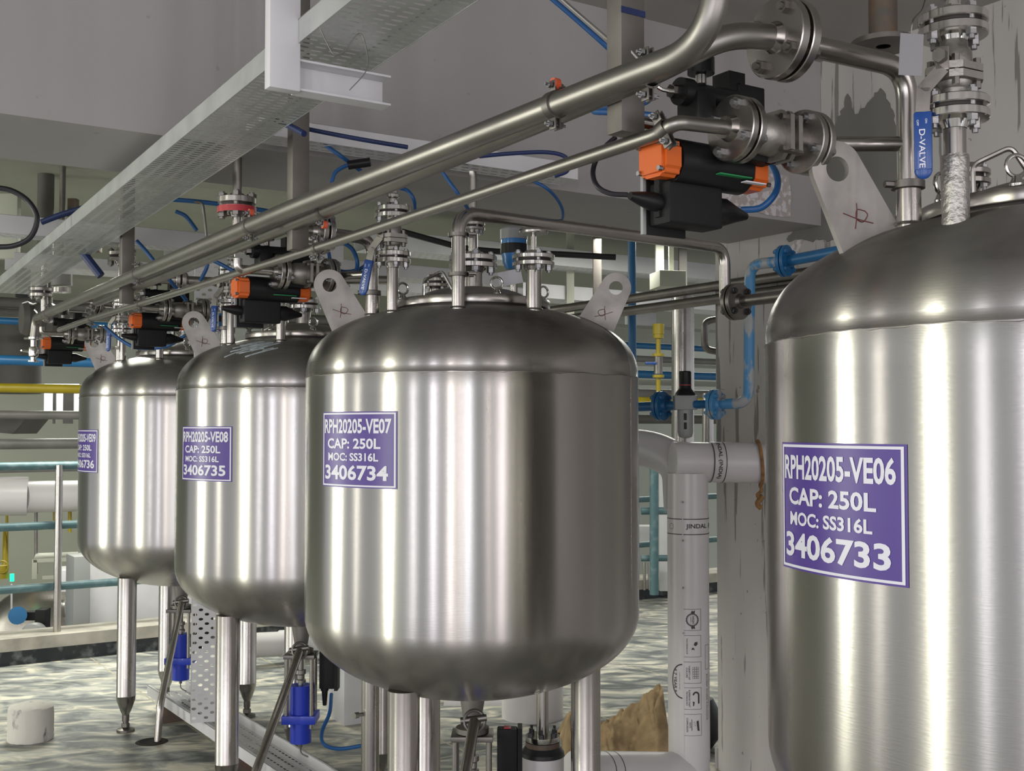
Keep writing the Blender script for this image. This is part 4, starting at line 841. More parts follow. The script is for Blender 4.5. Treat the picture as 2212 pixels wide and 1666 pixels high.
# ------------------------------------------------------------------ white clad pipes at the right
def band(mb, R, z, arc0, arc1, cx, cy, th=0.003): 
    pts = []; fs = []; n = 40
    for i in range(n+1):
        a = arc0+(arc1-arc0)*i/n
        for zz in (z-th/2, z+th/2): pts.append(Vector((cx+R*math.cos(a), cy+R*math.sin(a), zz)))
    for i in range(n): fs.append((2*i, 2*i+2, 2*i+3, 2*i+1))
    mb.faces(pts, fs)
vp0 = P(1487, 1300, 4.25); vx, vy, R = vp0.x, vp0.y, 0.0735
t = thing('clad_pipe', 'white clad upright pipe with black print, left of the scraped wall', 'pipe', (vx, vy, P(1487, 1660, 4.25).z)); 
zt = P(1487, 1040, 4.25).z; zb = P(1487, 1655, 4.25).z
MB().cyl((vx, vy, zb-0.05), (vx, vy, zt+0.03), R, 56).done('cladding', M['clad'], t)
MB().cyl((vx, vy, P(1487, 1098, 4.25).z), (vx, vy, zb+0.03), R+0.0018, 56, caps=True).done('cladding_sleeve', M['clad'], t)
b = MB(); za, zc_ = P(1487, 1122, 4.18).z, P(1487, 1155, 4.18).z; Rp = R+0.0026
band(b, Rp, za, -PI, 0, vx, vy); band(b, Rp, zc_, -PI, 0, vx, vy); pz = (za+zc_)/2
def vput(txt, w, h, az, z, bold=0.02, vert=False, mb=None):
    pts, fs = textmesh(txt, w, h, bold)
    if vert: pts = [(y, -x) for x, y in pts]
    wrap(mb or b, pts, fs, Rp, az, z, vx, vy)
vput('JINDAL', 0.086, 0.021, rd(-72), pz); vput('(INDIA)', 0.07, 0.021, rd(0), pz)
def ring(cx_, cz_, r0, r1, seg=24, mb=None, jag=0):
    pts = []; fs = []
    for k in range(seg):
        a = 2*PI*k/seg; rr = r1*(1+(jag if k % 2 else 0)); pts += [(cx_+r0*math.cos(a), cz_+r0*math.sin(a)), (cx_+rr*math.cos(a), cz_+rr*math.sin(a))]
    for k in range(seg): k2 = (k+1) % seg; fs.append((2*k, 2*k+1, 2*k2+1, 2*k2))
    wrap(mb or b, pts, fs, Rp, 0, 0, vx, vy) if False else (mb or b).faces([Vector((vx+Rp*math.cos(x/Rp), vy+Rp*math.sin(x/Rp), z)) for x, z in pts], fs)
ring(rd(-150)*Rp, pz, 0.010, 0.0112)
b.done('printed_band', M['print'], t)
# vertical row of printed boxes
b = MB(); az = rd(-91); x0 = az*Rp
def cwrap(pts, fs): b.faces([Vector((vx+Rp*math.cos(x/Rp), vy+Rp*math.sin(x/Rp), z)) for x, z in pts], fs)
def frame(xc, zc, w, h, th=0.0012):
    for (a0, a1, c0, c1) in ((-w/2, w/2, h/2-th, h/2), (-w/2, w/2, -h/2, -h/2+th), (-w/2, -w/2+th, -h/2, h/2), (w/2-th, w/2, -h/2, h/2)):
        n = 6; pts = []; fs = []
        for i in range(n+1): xx = xc+a0+(a1-a0)*i/n; pts += [(xx, zc+c0), (xx, zc+c1)]
        for i in range(n): fs.append((2*i, 2*i+2, 2*i+3, 2*i+1))
        cwrap(pts, fs)
def blob(xc, zc, poly): cwrap([(xc+x, zc+z) for x, z in poly], [tuple(range(len(poly)))])
zz = [P(1487, y, 4.18).z for y in (1339, 1396, 1453, 1509, 1566)]; xb = x0+0.004; bw, bh = 0.066, 0.077
for k, z in enumerate(zz):
    frame(xb, z, bw, bh)
ring(xb, zz[0], 0.0195, 0.0225, 36, jag=0.08); ring(xb, zz[0], 0.0175, 0.0183, 30)
def vtext(s_, xc, zc, w, h, bold=0.02):
    pts, fs = textmesh(s_, w, h, bold); cwrap([(xc+y, zc-x) for x, y in pts], fs)
vtext('HIGH', xb+0.003, zz[0], 0.026, 0.008); vtext('QUALITY', xb-0.006, zz[0], 0.022, 0.004)
blob(xb, zz[0]+0.027, [(-0.006, -0.004), (-0.002, 0.006), (0.004, 0.003), (0.010, 0.007), (0.008, -0.004)]); blob(xb, zz[0]-0.027, [(-0.006, 0.004), (0.008, 0.004), (0.010, -0.007), (0.004, -0.003), (-0.002, -0.007)])
vtext('WATERPROOF', xb-0.020, zz[1], 0.056, 0.005); vtext('VARIETY OF', xb-0.012, zz[2], 0.050, 0.006); vtext('COLORS', xb-0.021, zz[2], 0.036, 0.006); vtext('SUPERIOR PART', xb-0.012, zz[3], 0.062, 0.006); vtext('TECHNOLOGY', xb-0.021, zz[3], 0.052, 0.006); vtext('ANTI', xb-0.010, zz[4], 0.020, 0.006); vtext('CORROSION', xb-0.020, zz[4], 0.050, 0.006)
blob(xb+0.012, zz[1]+0.008, [(-0.008, -0.004), (0.0, -0.008), (0.007, -0.001), (0.006, 0.008), (-0.004, 0.006)]); blob(xb+0.002, zz[1]-0.010, [(-0.006, -0.004), (0.0, -0.001), (0.006, -0.005), (0.003, 0.004), (-0.004, 0.005)])
for i in range(5):
    for j in range(3): frame(xb+0.003+0.008*j, zz[2]+0.016-0.0085*i, 0.007, 0.0075, 0.0008)
pts = []; fs = []
for k in range(13):
    a = PI*k/12; pts += [(xb+0.012+0.013*math.cos(a), zz[3]+0.012+0.013*math.sin(a)), (xb+0.012+0.007*math.cos(a), zz[3]+0.012+0.007*math.sin(a))]
for k in range(12): fs.append((2*k, 2*k+1, 2*k+3, 2*k+2))
cwrap(pts, fs); blob(xb+0.022, zz[3]-0.004, [(-0.003, -0.014), (0.003, -0.014), (0.003, 0.017), (-0.003, 0.017)]); blob(xb+0.003, zz[3]-0.010, [(-0.003, -0.016), (0.001, -0.016), (0.004, -0.002), (-0.004, 0.0), (-0.002, -0.008)])
blob(xb-0.004, zz[4], [(-0.001, -0.020), (0.001, -0.020), (0.001, 0.020), (-0.001, 0.020)]); blob(xb+0.017, zz[4]-0.002, [(0.0, -0.018), (0.008, -0.020), (0.004, 0.018), (-0.004, 0.015)])
for k in range(6): blob(xb+0.004+0.003*(k % 3), zz[4]+0.01-0.006*(k//2), [(-0.001, -0.001), (0.001, -0.001), (0.001, 0.001), (-0.001, 0.001)])
# 7 YEAR badge on the left flank, print column on the right
zb_ = P(1460, 1470, 4.2).z; xa = rd(-142)*Rp; cx7 = xa
pts = []; fs = []
for k in range(25):
    a = PI/2 + PI*k/24; pts += [(xa+0.034+0.044*math.cos(a), zb_+0.062*math.sin(a)), (xa+0.034+0.0395*math.cos(a), zb_+0.0575*math.sin(a))]
for k in range(24): fs.append((2*k, 2*k+1, 2*k+3, 2*k+2))
cwrap(pts, fs); vtext('* 7 YEAR *', xa+0.006, zb_, 0.082, 0.013); vtext('performance warranty', xa+0.024, zb_, 0.062, 0.003)
xr = rd(-38)*Rp; frame(xr, P(1487, 1422, 4.18).z, 0.026, 0.088); vtext('Jindal India Limited', xr-0.004, zz[3]+0.002, 0.165, 0.007); vtext('roofing and cladding sheet', xr+0.008, zz[3]+0.002, 0.165, 0.005)
b.done('printed_marks', M['print'], t)
for k, y in enumerate((1085, 1168, 1270, 1368)):
    q = Vector((vx+(R+.002)*math.cos(rd(-112)), vy+(R+.002)*math.sin(rd(-112)), P(1487, y, 4.18).z)); MB().cyl(q, q+Vector((math.cos(rd(-112)), math.sin(rd(-112)), 0))*0.004, 0.004, 10).done('rivet', M['bolt'], t)
MB().bbox((0, 0, 0), (0.0012, 0.004, zt-zb-0.10), Matrix.Translation((vx+(R+.0022)*math.cos(rd(-113)), vy+(R+.0022)*math.sin(rd(-113)), (zt+zb)/2-0.05)) @ Matrix.Rotation(rd(-113), 4, 'Z'), 0.0003).done('lap_seam', M['clad'], t)
# mitred run to the right with rope
hz = P(1560, 997, 4.25).z; p0 = Vector((vx-0.055, vy, hz)); 
t = thing('clad_pipe', 'white clad level pipe with black print band and rope, beside the right tank', 'pipe', p0)
p1 = P(1720, 1003, 4.30); p1.z = hz-0.01
MB().tube([p0, p1], R-0.001, 48).done('cladding', M['clad'], t)
MB().tube([p0.lerp(p1, 0.30), p0.lerp(p1, 0.98)], R+0.0012, 48).done('cladding_sleeve', M['clad'], t)
b = MB(); d_ = (p1-p0).normalized()
for px in (1538, 1565):
    q = p0 + d_*((px-1106)/F*4.2 - p0.x); m = fr(q, d_); b.lathe([(R+0.0022, -0.0015), (R+0.0022, 0.0015)], 48, m)
pts, fs = textmesh('JINDAL (INDIA)', 0.16, 0.018, 0.02); qc = p0 + d_*((1551-1106)/F*4.2 - p0.x); m = fr(qc, d_, Z)
vs_ = []
for x, y in pts:
    a = -x/R; base_az = rd(68); aa = base_az - x/R; aa = -(x/R) + rd(95) if False else rd(78) + x/R
    vs_.append(m @ Vector((R*1.022*math.cos(aa), R*1.022*math.sin(aa), -y)) if False else m @ Vector(((R+0.0024)*math.cos(aa), (R+0.0024)*math.sin(aa), y)))
b.faces(vs_, fs); b.done('printed_band', M['print'], t)
r_ = MB(); q = p0 + d_*((1648-1106)/F*4.2 - p0.x); pts = []
m = fr(q, d_, Z)
for k in range(22):
    a = rd(-10)+rd(190)*k/21; pts.append(m @ Vector(((R+0.008)*math.cos(a), (R+0.008)*math.sin(a), -0.012*math.sin(k/21*PI*1.3))))
pts += [pts[-1]+Vector((0.004, -0.004, -0.02)), pts[-1]+Vector((-0.012, -0.006, -0.035)), pts[-1]+Vector((-0.004, -0.006, -0.05))]
r_.spline(pts, 0.0065, 8, 3); e_ = pts[-1]; r_.spline([e_, e_+Vector((0.01, -0.005, 0.01)), e_+Vector((-0.008, 0, -0.018)), e_+Vector((0.006, 0.003, -0.034))], 0.010, 8, 4)
tag(r_.done('rope', M['rope']), 'knotted brown rope tied round the level white pipe', 'rope')
# big clad pipe coming from the left behind the centre tank, small elbow at bottom
q0 = P(1440, 980, 4.45); q1 = P(1200, 965, 4.75); t = thing('clad_pipe', 'white clad pipe with rounded elbow just right of the centre tank', 'pipe', q0)
MB().tube([q1, P(1405, 968, 4.5), P(1470, 1000, 4.42), P(1475, 1100, 4.42)], 0.072, 40, 0.10, 10).done('cladding', M['clad'], t)
t = thing('clad_pipe', 'white clad elbow pipe at the foot of the upright white pipe', 'pipe', P(1487, 1660, 4.25))
MB().tube([P(1240, 1672, 3.95), P(1487, 1672, 4.25)], R+0.002, 44).done('cladding', M['clad'], t)
MB().tube([P(1487, 1655, 4.25), P(1487, 1700, 4.25)], R+0.004, 44).done('elbow', M['clad'], t)
b = MB(); d_ = (P(1487, 1672, 4.25)-P(1240, 1672, 3.95)).normalized()
for a in (0.125, 0.165): b.lathe([(R+0.003, -0.0015), (R+0.003, 0.0015)], 48, fr(P(1240, 1672, 3.95)+d_*a, d_))
b.done('printed_band', M['print'], t)
# capped pipe with bolted flange under the centre tank
c0 = P(1172, 1632, 3.62); t = thing('bolted_standpipe', 'white clad standpipe with dark bolted flange under the centre tank', 'pipe', (c0.x, c0.y, c0.z-0.1))
mz = Matrix.Translation((c0.x, c0.y, 0)); zf = P(1172, 1593, 3.62).z
MB().cyl((c0.x, c0.y, 0.0), (c0.x, c0.y, c0.z), 0.066, 40).done('cladding', M['clad'], t)
MB().lathe([(0.062, c0.z-0.003), (0.067, c0.z), (0.067, c0.z+0.012), (0.055, c0.z+0.028), (0, c0.z+0.028)], 40, mz).done('rubber_cap', M['rubber'], t)
MB().lathe([(0, zf-0.034), (0.052, zf-0.034), (0.053, zf-0.012), (0, zf-0.012)], 40, mz).done('lower_flange', M['rust'], t)
MB().lathe([(0, zf-0.010), (0.052, zf-0.010), (0.053, zf-0.008), (0.053, zf+0.006), (0.0, zf+0.006)], 40, mz).done('upper_flange', M['bright'], t)
for k in range(6):
    a = 2*PI*(k+.4)/6; q = Vector((c0.x+0.041*math.cos(a), c0.y+0.041*math.sin(a), zf)); b = MB(); b.cyl(q-Z*0.042, q+Z*0.032, 0.0045, 8); b.hexa(q+Z*0.006, q+Z*0.018, 0.0085); b.done('bolt', M['blackbolt'], t)
MB().cyl((c0.x, c0.y, zf), (c0.x, c0.y, 0.70), 0.0185, 20).done('riser', M['steel'], t)
# white clad pipes lying behind, seen under the tanks
q = P(1000, 1548, 6.3); t = thing('clad_pipe', 'large white clad pipe lying low behind the centre tank legs', 'pipe', q); MB().tube([P(960, 1548, 6.2), P(1190, 1548, 6.2)], 0.105, 40).done('cladding', M['clad'], t)
q = P(1160, 1480, 5.9); t = thing('clad_pipe', 'upright white clad pipe behind the right legs of the centre tank', 'pipe', q); MB().tube([P(1150, 1575, 5.9), P(1150, 1300, 5.9)], 0.155, 44).done('cladding', M['clad'], t)
t = thing('clad_pipe', 'white clad pipe with end collar seen beneath the second tank', 'pipe', P(600, 1388, 7.0)); MB().tube([P(470, 1398, 7.0), P(740, 1385, 7.4)], 0.075, 36).done('cladding', M['clad'], t); MB().tube([P(604, 1391, 7.2), P(660, 1388, 7.28)], 0.082, 36).done('collar', M['white'], t)
b = MB(); b.bbox((0, 0, 0), (0.30, 0.25, 0.42), Matrix.Translation(P(785, 1520, 5.9)) @ Matrix.Rotation(0.5, 4, 'Z'), 0.004); tag(b.done('metal_box', M['white']), 'white sheet metal box behind the left legs of the centre tank', 'box')
b = MB(); sp_ = P(800, 1540, 3.85); b.cyl((sp_.x, sp_.y, 0.0), (sp_.x, sp_.y, E-0.80), 0.030, 20); b.cyl(Vector((sp_.x, sp_.y, sp_.z)), Vector((sp_.x-0.035, sp_.y-0.03, sp_.z)), 0.006, 10); b.hexa(Vector((sp_.x-0.035, sp_.y-0.03, sp_.z)), Vector((sp_.x-0.047, sp_.y-0.04, sp_.z)), 0.010)
tag(b.done('drain_standpipe', M['steel']), 'steel pipe with small side tap left of the centre tank legs', 'pipe')

# ------------------------------------------------------------------ blue air line with filter regulator, wall pipes
t = thing('blue_air_pipe', 'blue painted air pipe with peeling elbows and bolted flanges beside the wall', 'pipe', P(1545, 875, 4.45))
pA = P(1360, 880, 4.62); pB = P(1462, 876, 4.5)
MB().tube([pA, pB], 0.0185, 18).done('blue_run', M['paintblue'], t)
MB().tube([P(1500, 874, 4.46), P(1548, 873, 4.42)], 0.0165, 18).done('blue_run', M['paintblue'], t)
MB().tube([P(1552, 873, 4.42), P(1617, 871, 4.33), P(1620, 572, 4.33), P(1690, 565, 4.22)], 0.0205, 18, 0.055, 8).done('peeling_run', M['peelblue'], t)
MB().tube([P(1700, 564, 4.2), P(1840, 538, 3.95)], 0.0205, 18).done('blue_run', M['paintblue'], t)
for q, m_ in ((P(1428, 877, 4.54), M['paintblue']), (P(1545, 874, 4.43), M['peelblue']), (P(1695, 564, 4.21), M['paintblue'])):
    flange_pair(t, fr(q, Vector((0.80, -0.60, 0))), 0.058, 0.012, 0.004, 4, 0.0205, m_, m_, a0=PI/4, br=0.006)
c = P(1480, 870, 4.48); k_ = 4.48/F; t = thing('filter_regulator', 'air filter regulator with black knob and silver bowl on the blue pipe', 'regulator', c); mm = Matrix.Translation(c)
MB().bbox((0, 0, 0.0), (0.088, 0.06, 0.056), mm, 0.004).done('body', M['greyp'], t)
MB().lathe([(0, 0.028), (0.040, 0.028), (0.038, 0.036), (0.026, 0.052), (0.024, 0.058), (0.024, 0.118), (0.021, 0.122), (0, 0.122)], 28, mm).done('knob', M['black'], t)
MB().lathe([(0.0245, 0.066), (0.0255, 0.066), (0.0255, 0.069), (0.0245, 0.069)], 28, mm).done('red_ring', M['red'], t)
bw_ = MB().lathe([(0, -0.028), (0.030, -0.028), (0.030, -0.115), (0.026, -0.132), (0.012, -0.138), (0, -0.138)], 28, mm).done('bowl', M['greyp'], t)
for z in (-0.055, -0.090): MB().bbox((-0.004, -0.029, z), (0.011, 0.006, 0.026), mm, 0.002).done('sight_slot', M['black'], bw_)
for h_, off, lab in ((0.600, -0.055, 'upper long steel pipe running along the scraped wall behind the flange'), (0.545, -0.055, 'lower long steel pipe running along the scraped wall behind the flange')):
    a_ = Vector((WL[0], WL[1], E+h_)) + V*off; tag(MB().tube([a_-U*1.6, a_+U*1.5], 0.0225, 18).done('wall_pipe', M['mill']), lab, 'pipe')

# rusty drop pipe with flange at upper right, blanked flange etc.
q = P(1908, 90, 3.2); t = thing('rusty_drop_pipe', 'rusty pipe stub with flange hanging from the ceiling, behind the right valve', 'pipe', q)
b = MB(); b.cyl(q, Vector((q.x, q.y, CZ)), 0.039, 28); b.done('stub', M['rust'], t)
MB().lathe([(0.02, 0), (0.088, 0), (0.088, 0.014), (0.02, 0.014)], 40, Matrix.Translation(q-Z*0.014)).done('flange', M['mill'], t)
tg = P(1968, 118, 1.62); b = MB(); b.box((0, 0, 0), (0.033, 0.0008, 0.060), Matrix.Translation(tg) @ Matrix.Rotation(0.06, 4, 'Y')); o_ = b.done('hanging_tag', M['sleeve']); tag(o_, 'blank white tag in a clear sleeve hanging left of the right valve', 'tag')
tag(MB().spline([tg+Z*0.03, tg+Z*0.05+X*0.004, P(1992, 20, 1.66), P(2003, -20, 1.68)], 0.0012, 6).done('tag_wire', M['mill']), 'thin twisted wire holding the white tag', 'wire')
def dp(px, py, Y0, Y1=None): return P(px, py, Y0)
q = P(512, 330, 3.35)
t = thing('drop_pipe', 'steel drop pipe with red-sealed flange left of the left hanging post', 'pipe', q)
MB().tube([Vector((q.x, q.y, CZ)), P(512, 500, 3.35)], 0.0135, 16).done('pipe_run', M['steel'], t)
flange_pair(t, fr(P(512, 444, 3.35), Z), 0.055, 0.018, 0.008, 4, 0.018, M['steel'], M['mill'], a0=0.2, br=0.008)
MB().lathe([(0.0552, -0.024), (0.0556, -0.024), (0.0556, -0.006), (0.0552, -0.006)], 28, Matrix.Translation(P(512, 444, 3.35))).done('red_seal', M['red'], t)
q = P(263, 500, 4.9); t = thing('drop_pipe', 'steel drop pipe with bolted flange above the farthest tank', 'pipe', q)
MB().tube([Vector((q.x, q.y, CZ)), P(263, 625, 4.9)], 0.0165, 16).done('pipe_run', M['steel'], t)
flange_pair(t, fr(P(263, 556, 4.9), Z), 0.058, 0.016, 0.010, 4, 0.02, M['steel'], M['mill'], a0=0.2, br=0.008)
q = P(96, 600, 5.6); t = thing('drop_pipe', 'steel drop pipe with flange at far left, behind the end of the upper pipe', 'pipe', q)
MB().tube([P(96, 570, 5.6), P(96, 680, 5.6)], 0.018, 16).done('pipe_run', M['steel'], t); flange_pair(t, fr(P(88, 632, 5.6), Z), 0.055, 0.016, 0.012, 4, 0.02, M['steel'], M['mill'])

# ------------------------------------------------------------------ hoses and cables
def hose(label, pts, r, m, name='air_hose', cat='hose'):
    return tag(MB().spline([P(*p) for p in pts], r, 10, 8).done(name, m), label, cat)
hose('blue hose strapped to a steel tube at top centre', [(1172, -20, 2.5), (1240, 38, 2.5), (1318, 108, 2.5), (1345, 140, 2.55)], 0.0058, M['hose'])
tag(MB().tube([P(1186, -25, 2.48), P(1312, 84, 2.48)], 0.0042, 10).done('steel_tube', M['bright']), 'thin shiny steel tube alongside the blue hose at top centre', 'tube')
hose('blue hose loop behind the near hanging post', [(1385, 160, 2.3), (1405, 195, 2.3), (1395, 220, 2.3), (1340, 228, 2.3), (1283, 240, 2.3), (1340, 243, 2.25), (1432, 252, 2.2)], 0.0065, M['hose'])
hose('blue cable curving from the right black cone of the near actuated valve', [(1600, 454, 1.98), (1645, 448, 1.98), (1676, 415, 1.98), (1678, 378, 2.0), (1655, 340, 2.05)], 0.0058, M['hose'], 'cable', 'cable')
hose('black cable curving into the left cone of the near actuated valve', [(1330, 296, 2.0), (1296, 330, 2.0), (1281, 370, 2.0), (1290, 402, 1.98), (1318, 418, 1.97), (1356, 421, 1.96)], 0.0045, M['hosek'], 'cable', 'cable')
hose('dark blue hose drooping behind the thin pipe at centre', [(1035, 338, 3.0), (1100, 332, 3.0), (1180, 329, 3.0), (1222, 340, 3.0), (1226, 368, 3.0), (1198, 381, 3.0)], 0.0055, M['hosed'])
hose('blue hose crossing between the two pipes above the centre tank', [(940, 350, 3.1), (965, 385, 3.1), (992, 422, 3.1), (1010, 450, 3.2)], 0.005, M['hose'])
hose('blue hose arching down to the transmitter of the centre tank', [(1140, 385, 3.3), (1185, 410, 3.3), (1212, 445, 3.4), (1214, 475, 3.5), (1190, 495, 3.6), (1150, 502, 3.7)], 0.0048, M['hose'])
hose('blue hose beside the purple sensor head of the centre tank', [(858, 405, 3.35), (880, 412, 3.35), (894, 432, 3.35), (897, 458, 3.4)], 0.0055, M['hose'])
hose('blue hose descending from the tray behind the upper pipe', [(700, 312, 3.2), (740, 340, 3.2), (790, 378, 3.3), (850, 430, 3.4)], 0.0058, M['hose'])
hose('blue hose bending to a black plug behind the upper pipe', [(716, 395, 3.25), (725, 372, 3.25), (748, 358, 3.25), (765, 354, 3.25)], 0.0058, M['hose'])
tag(MB().tube([P(752, 357, 3.2), P(800, 350, 3.2)], 0.013, 12).done('cable_plug', M['black']), 'black cable plug below the white tray behind the upper pipe', 'plug')
hose('dark blue cable lying on the white tray behind the upper pipe', [(660, 278, 3.0), (720, 290, 3.0), (790, 303, 3.0), (880, 318, 3.05)], 0.006, M['hosed'], 'cable', 'cable')
hose('cut dark blue hose end sticking out under the wide tray', [(598, 262, 2.75), (625, 272, 2.7), (657, 289, 2.65)], 0.0075, M['hosed'])
hose('thick black cable loop at the left edge', [(-20, 404, 4.0), (25, 412, 4.0), (62, 436, 4.0), (80, 472, 4.0), (66, 512, 4.0), (30, 531, 4.0), (-20, 534, 4.0)], 0.0095, M['hosek'], 'cable', 'cable')
hose('blue cable running behind the left drop pipe flange', [(355, 430, 5.0), (430, 436, 5.0), (520, 447, 5.0), (600, 460, 5.0)], 0.010, M['hose'], 'cable', 'cable')
hose('blue hose curving down above the second tank', [(380, 457, 4.6), (402, 468, 4.6), (425, 498, 4.6)], 0.008, M['hose'])
hose('blue hose at upper left under the long white tray', [(295, 520, 4.4), (320, 548, 4.4), (345, 580, 4.4), (372, 612, 4.4), (402, 648, 4.5)], 0.0075, M['hose'])
hose('thick dark blue cable bundle hanging under the long white tray', [(168, 532, 4.6), (190, 560, 4.6), (218, 596, 4.6)], 0.017, M['hosed'], 'cable', 'cable')
hose('black and blue cables resting on the long white tray', [(90, 480, 4.5), (130, 465, 4.5), (185, 448, 4.5)], 0.012, M['hosed'], 'cable', 'cable')
hose('blue hose zigzag between the lower pipes above the second tank', [(432, 608, 4.4), (446, 580, 4.4), (452, 562, 4.4), (475, 570, 4.4), (508, 588, 4.4)], 0.0075, M['hose'])
hose('blue hose loop left of the blue lever grip of the centre tank', [(710, 545, 3.5), (716, 568, 3.5), (738, 586, 3.5), (775, 582, 3.5), (806, 560, 3.5)], 0.0055, M['hose'])
hose('blue hose arching beside the left drop to the centre tank lever', [(742, 524, 3.45), (762, 540, 3.45), (772, 570, 3.45), (766, 600, 3.5)], 0.0065, M['hose'])
hose('blue hose drooping over the second tank fittings', [(225, 705, 5.2), (262, 735, 5.2), (300, 752, 5.2), (360, 748, 5.2), (400, 725, 5.2)], 0.008, M['hose'])
hose('dark cable diagonal above the farthest tank', [(290, 690, 4.9), (320, 712, 4.9), (352, 722, 4.9)], 0.008, M['hosed'], 'cable', 'cable')
hose('blue cable from the black box down to the floor at centre left', [(716, 1500, 4.7), (712, 1540, 4.6), (696, 1580, 4.55), (700, 1608, 4.5), (735, 1618, 4.5), (800, 1608, 4.5)], 0.0075, M['hose'], 'cable', 'cable')
hose('thin steel tube arched above the second tank at left', [(420, 436, 4.0), (436, 440, 4.0), (441, 460, 4.0), (446, 510, 4.0)], 0.0045, M['mill'], 'steel_tube', 'tube')
hose('black lagged pipe sagging behind the centre tank fittings', [(860, 498, 6.0), (940, 520, 6.0), (1010, 537, 6.0), (1100, 545, 6.0), (1200, 549, 6.0), (1330, 556, 6.0)], 0.016, M['hosek'], 'lagged_pipe', 'pipe')
hose('loose wire dangling in front of the channel arm', [(692, 62, 1.95), (705, 90, 1.95), (722, 118, 1.95), (742, 112, 1.95), (775, 72, 1.95), (790, 100, 1.95), (792, 150, 1.95), (755, 195, 1.95)], 0.0009, M['mill'], 'loose_wire', 'wire')
hose('tuft of loose wire under the wide tray, above the drop pipe', [(378, 345, 2.95), (395, 352, 2.95), (412, 346, 2.95), (400, 340, 2.95), (385, 350, 2.95)], 0.0012, M['mill'], 'loose_wire', 'wire')

# ------------------------------------------------------------------ beyond the kerb
def vpipe(label, px, py, Y, L, r, m, d=V, name='background_pipe', caps=True):
    p = P(px, py, Y); return tag(MB().tube([p, p+Vector(d).normalized()*L], r, 20).done(name, m), label, 'pipe')
vpipe('thick blue pipe running level at far left, behind the farthest tank lug', -60, 776, 9.0, 3.0, 0.040, M['paintblue'])
vpipe('thin blue pipe at far left below the end of the upper pipe', -60, 690, 9.3, 1.6, 0.028, M['paintblue'])
vpipe('yellow pipe running level at far left', -60, 837, 9.2, 3.0, 0.038, M['paintyellow'])
vpipe('grey pipe below the yellow pipe at far left', -60, 896, 9.4, 3.2, 0.036, M['greypipe'])
vpipe('thicker grey pipe with joints above the top teal rail', -60, 960, 9.4, 3.2, 0.044, M['greypipe'])
vpipe('thin grey pipe just under the top teal rail', -60, 1018, 9.6, 3.2, 0.020, M['greypipe'])
t = thing('clad_duct', 'large white clad duct with wide collar at far left', 'duct', P(60, 1070, 9.8)); MB().tube([P(-60, 1072, 9.7), P(60, 1072, 9.85)], 0.165, 40).done('collar', M['clad'], t); MB().tube([P(50, 1074, 9.85), P(430, 1066, 11.0)], 0.135, 40).done('duct_run', M['clad'], t)
q = P(40, 830, 10.3); tag(MB().cyl((q.x-0.05, q.y, E+0.30), (q.x-0.05, q.y, E+0.92), 0.24, 40).done('lagged_column', M['darkduct']), 'wide dark brown lagged column behind the blue pipe at far left', 'column')
t = thing('duct_hood', 'dark sloping metal hood under the grey pipe at far left', 'hood', P(30, 930, 10)); b = MB(); b.prism([(-0.5, 0.12), (0.28, 0.12), (0.14, -0.05), (0.02, -0.04), (-0.5, -0.05)], 0.5, fr(P(20, 925, 10.2), -Yv, X) @ Matrix.Identity(4)); b.done('sheet', M['darkduct'], t)
b = MB(); b.box((0, 0, 0), (0.34, 0.02, 0.30), Matrix.Translation(P(133, 862, 11.5))); tag(b.done('bright_window', mat('daylit_window', (0.8, 0.85, 0.9), 0.5, emit=((0.75, 0.85, 1.0), 0.9))), 'small bright far window below the yellow pipe', 'window')
for px, w in ((118, 0.03), (148, 0.10)): tag(MB().box((0, 0, 0), (w, 0.02, 0.32), Matrix.Translation(P(px, 880, 11.3))).done('window_mullion', M['greypipe']), 'grey upright bar %s the small bright window' % ('at the left of' if px < 130 else 'at the right of'), 'bar')
for k, (y, w) in enumerate(((650, 0.05), (672, 0.04))):
    tag(MB().tube([P(-60, y, 10.4), P(-60, y, 10.4)+V*4.5], w, 16).done('background_pipe', M['greypipe']), ['upper', 'lower'][k]+' dull grey pipe behind the valves at far left', 'pipe')
t = thing('far_reactor', 'large round stainless vessel end lying below the railing at far left', 'vessel', P(100, 1330, 10.5))
mz = fr(P(95, 1400, 10.6), Vector((0.25, -1, 0.15))); MB().lathe([(0.0, 0.16)] + [(0.58*math.sin(PI/2*k/10), 0.16*math.cos(PI/2*k/10)) for k in range(1, 11)] + [(0.58, -0.8), (0, -0.8)], 48, mz).done('shell', M['steel'], t)
MB().bbox((0, 0, 0), (0.09, 0.02, 0.13), Matrix.Translation(P(130, 1318, 10.25)), 0.004).done('name_plate', M['bright'], t)
def stack_col(label, px, y0, y1, Y, r, m, name='upright_pipe'): return tag(MB().cyl(P(px, y0, Y), P(px, y1, Y), r, 16).done(name, m), label, 'pipe')
stack_col('yellow upright pipe at the left edge', 15, 1110, 1240, 10.2, 0.012, M['paintyellow'])
stack_col('second yellow upright pipe beyond the railing post', 120, 1100, 1145, 10.2, 0.022, M['paintyellow'])
stack_col('third yellow upright pipe nearest the farthest tank', 151, 1100, 1150, 10.2, 0.016, M['paintyellow'])
stack_col('thin brown upright pipe beyond the railing', 78, 1095, 1240, 10.0, 0.014, M['mill'])
t = thing('yellow_valve', 'yellow valve on the upright pipe at the left edge', 'valve', P(15, 1240, 10)); b = MB(); b.cyl(P(10, 1150, 10.2), P(8, 1226, 10.05), 0.014, 14); b.cyl(P(5, 1222, 10.0), P(5, 1250, 10.0), 0.05, 16); b.torus(0.05, 0.008, fr(P(5, 1225, 9.95), -Yv), 18, 6); b.done('body', M['paintyellow'], t)
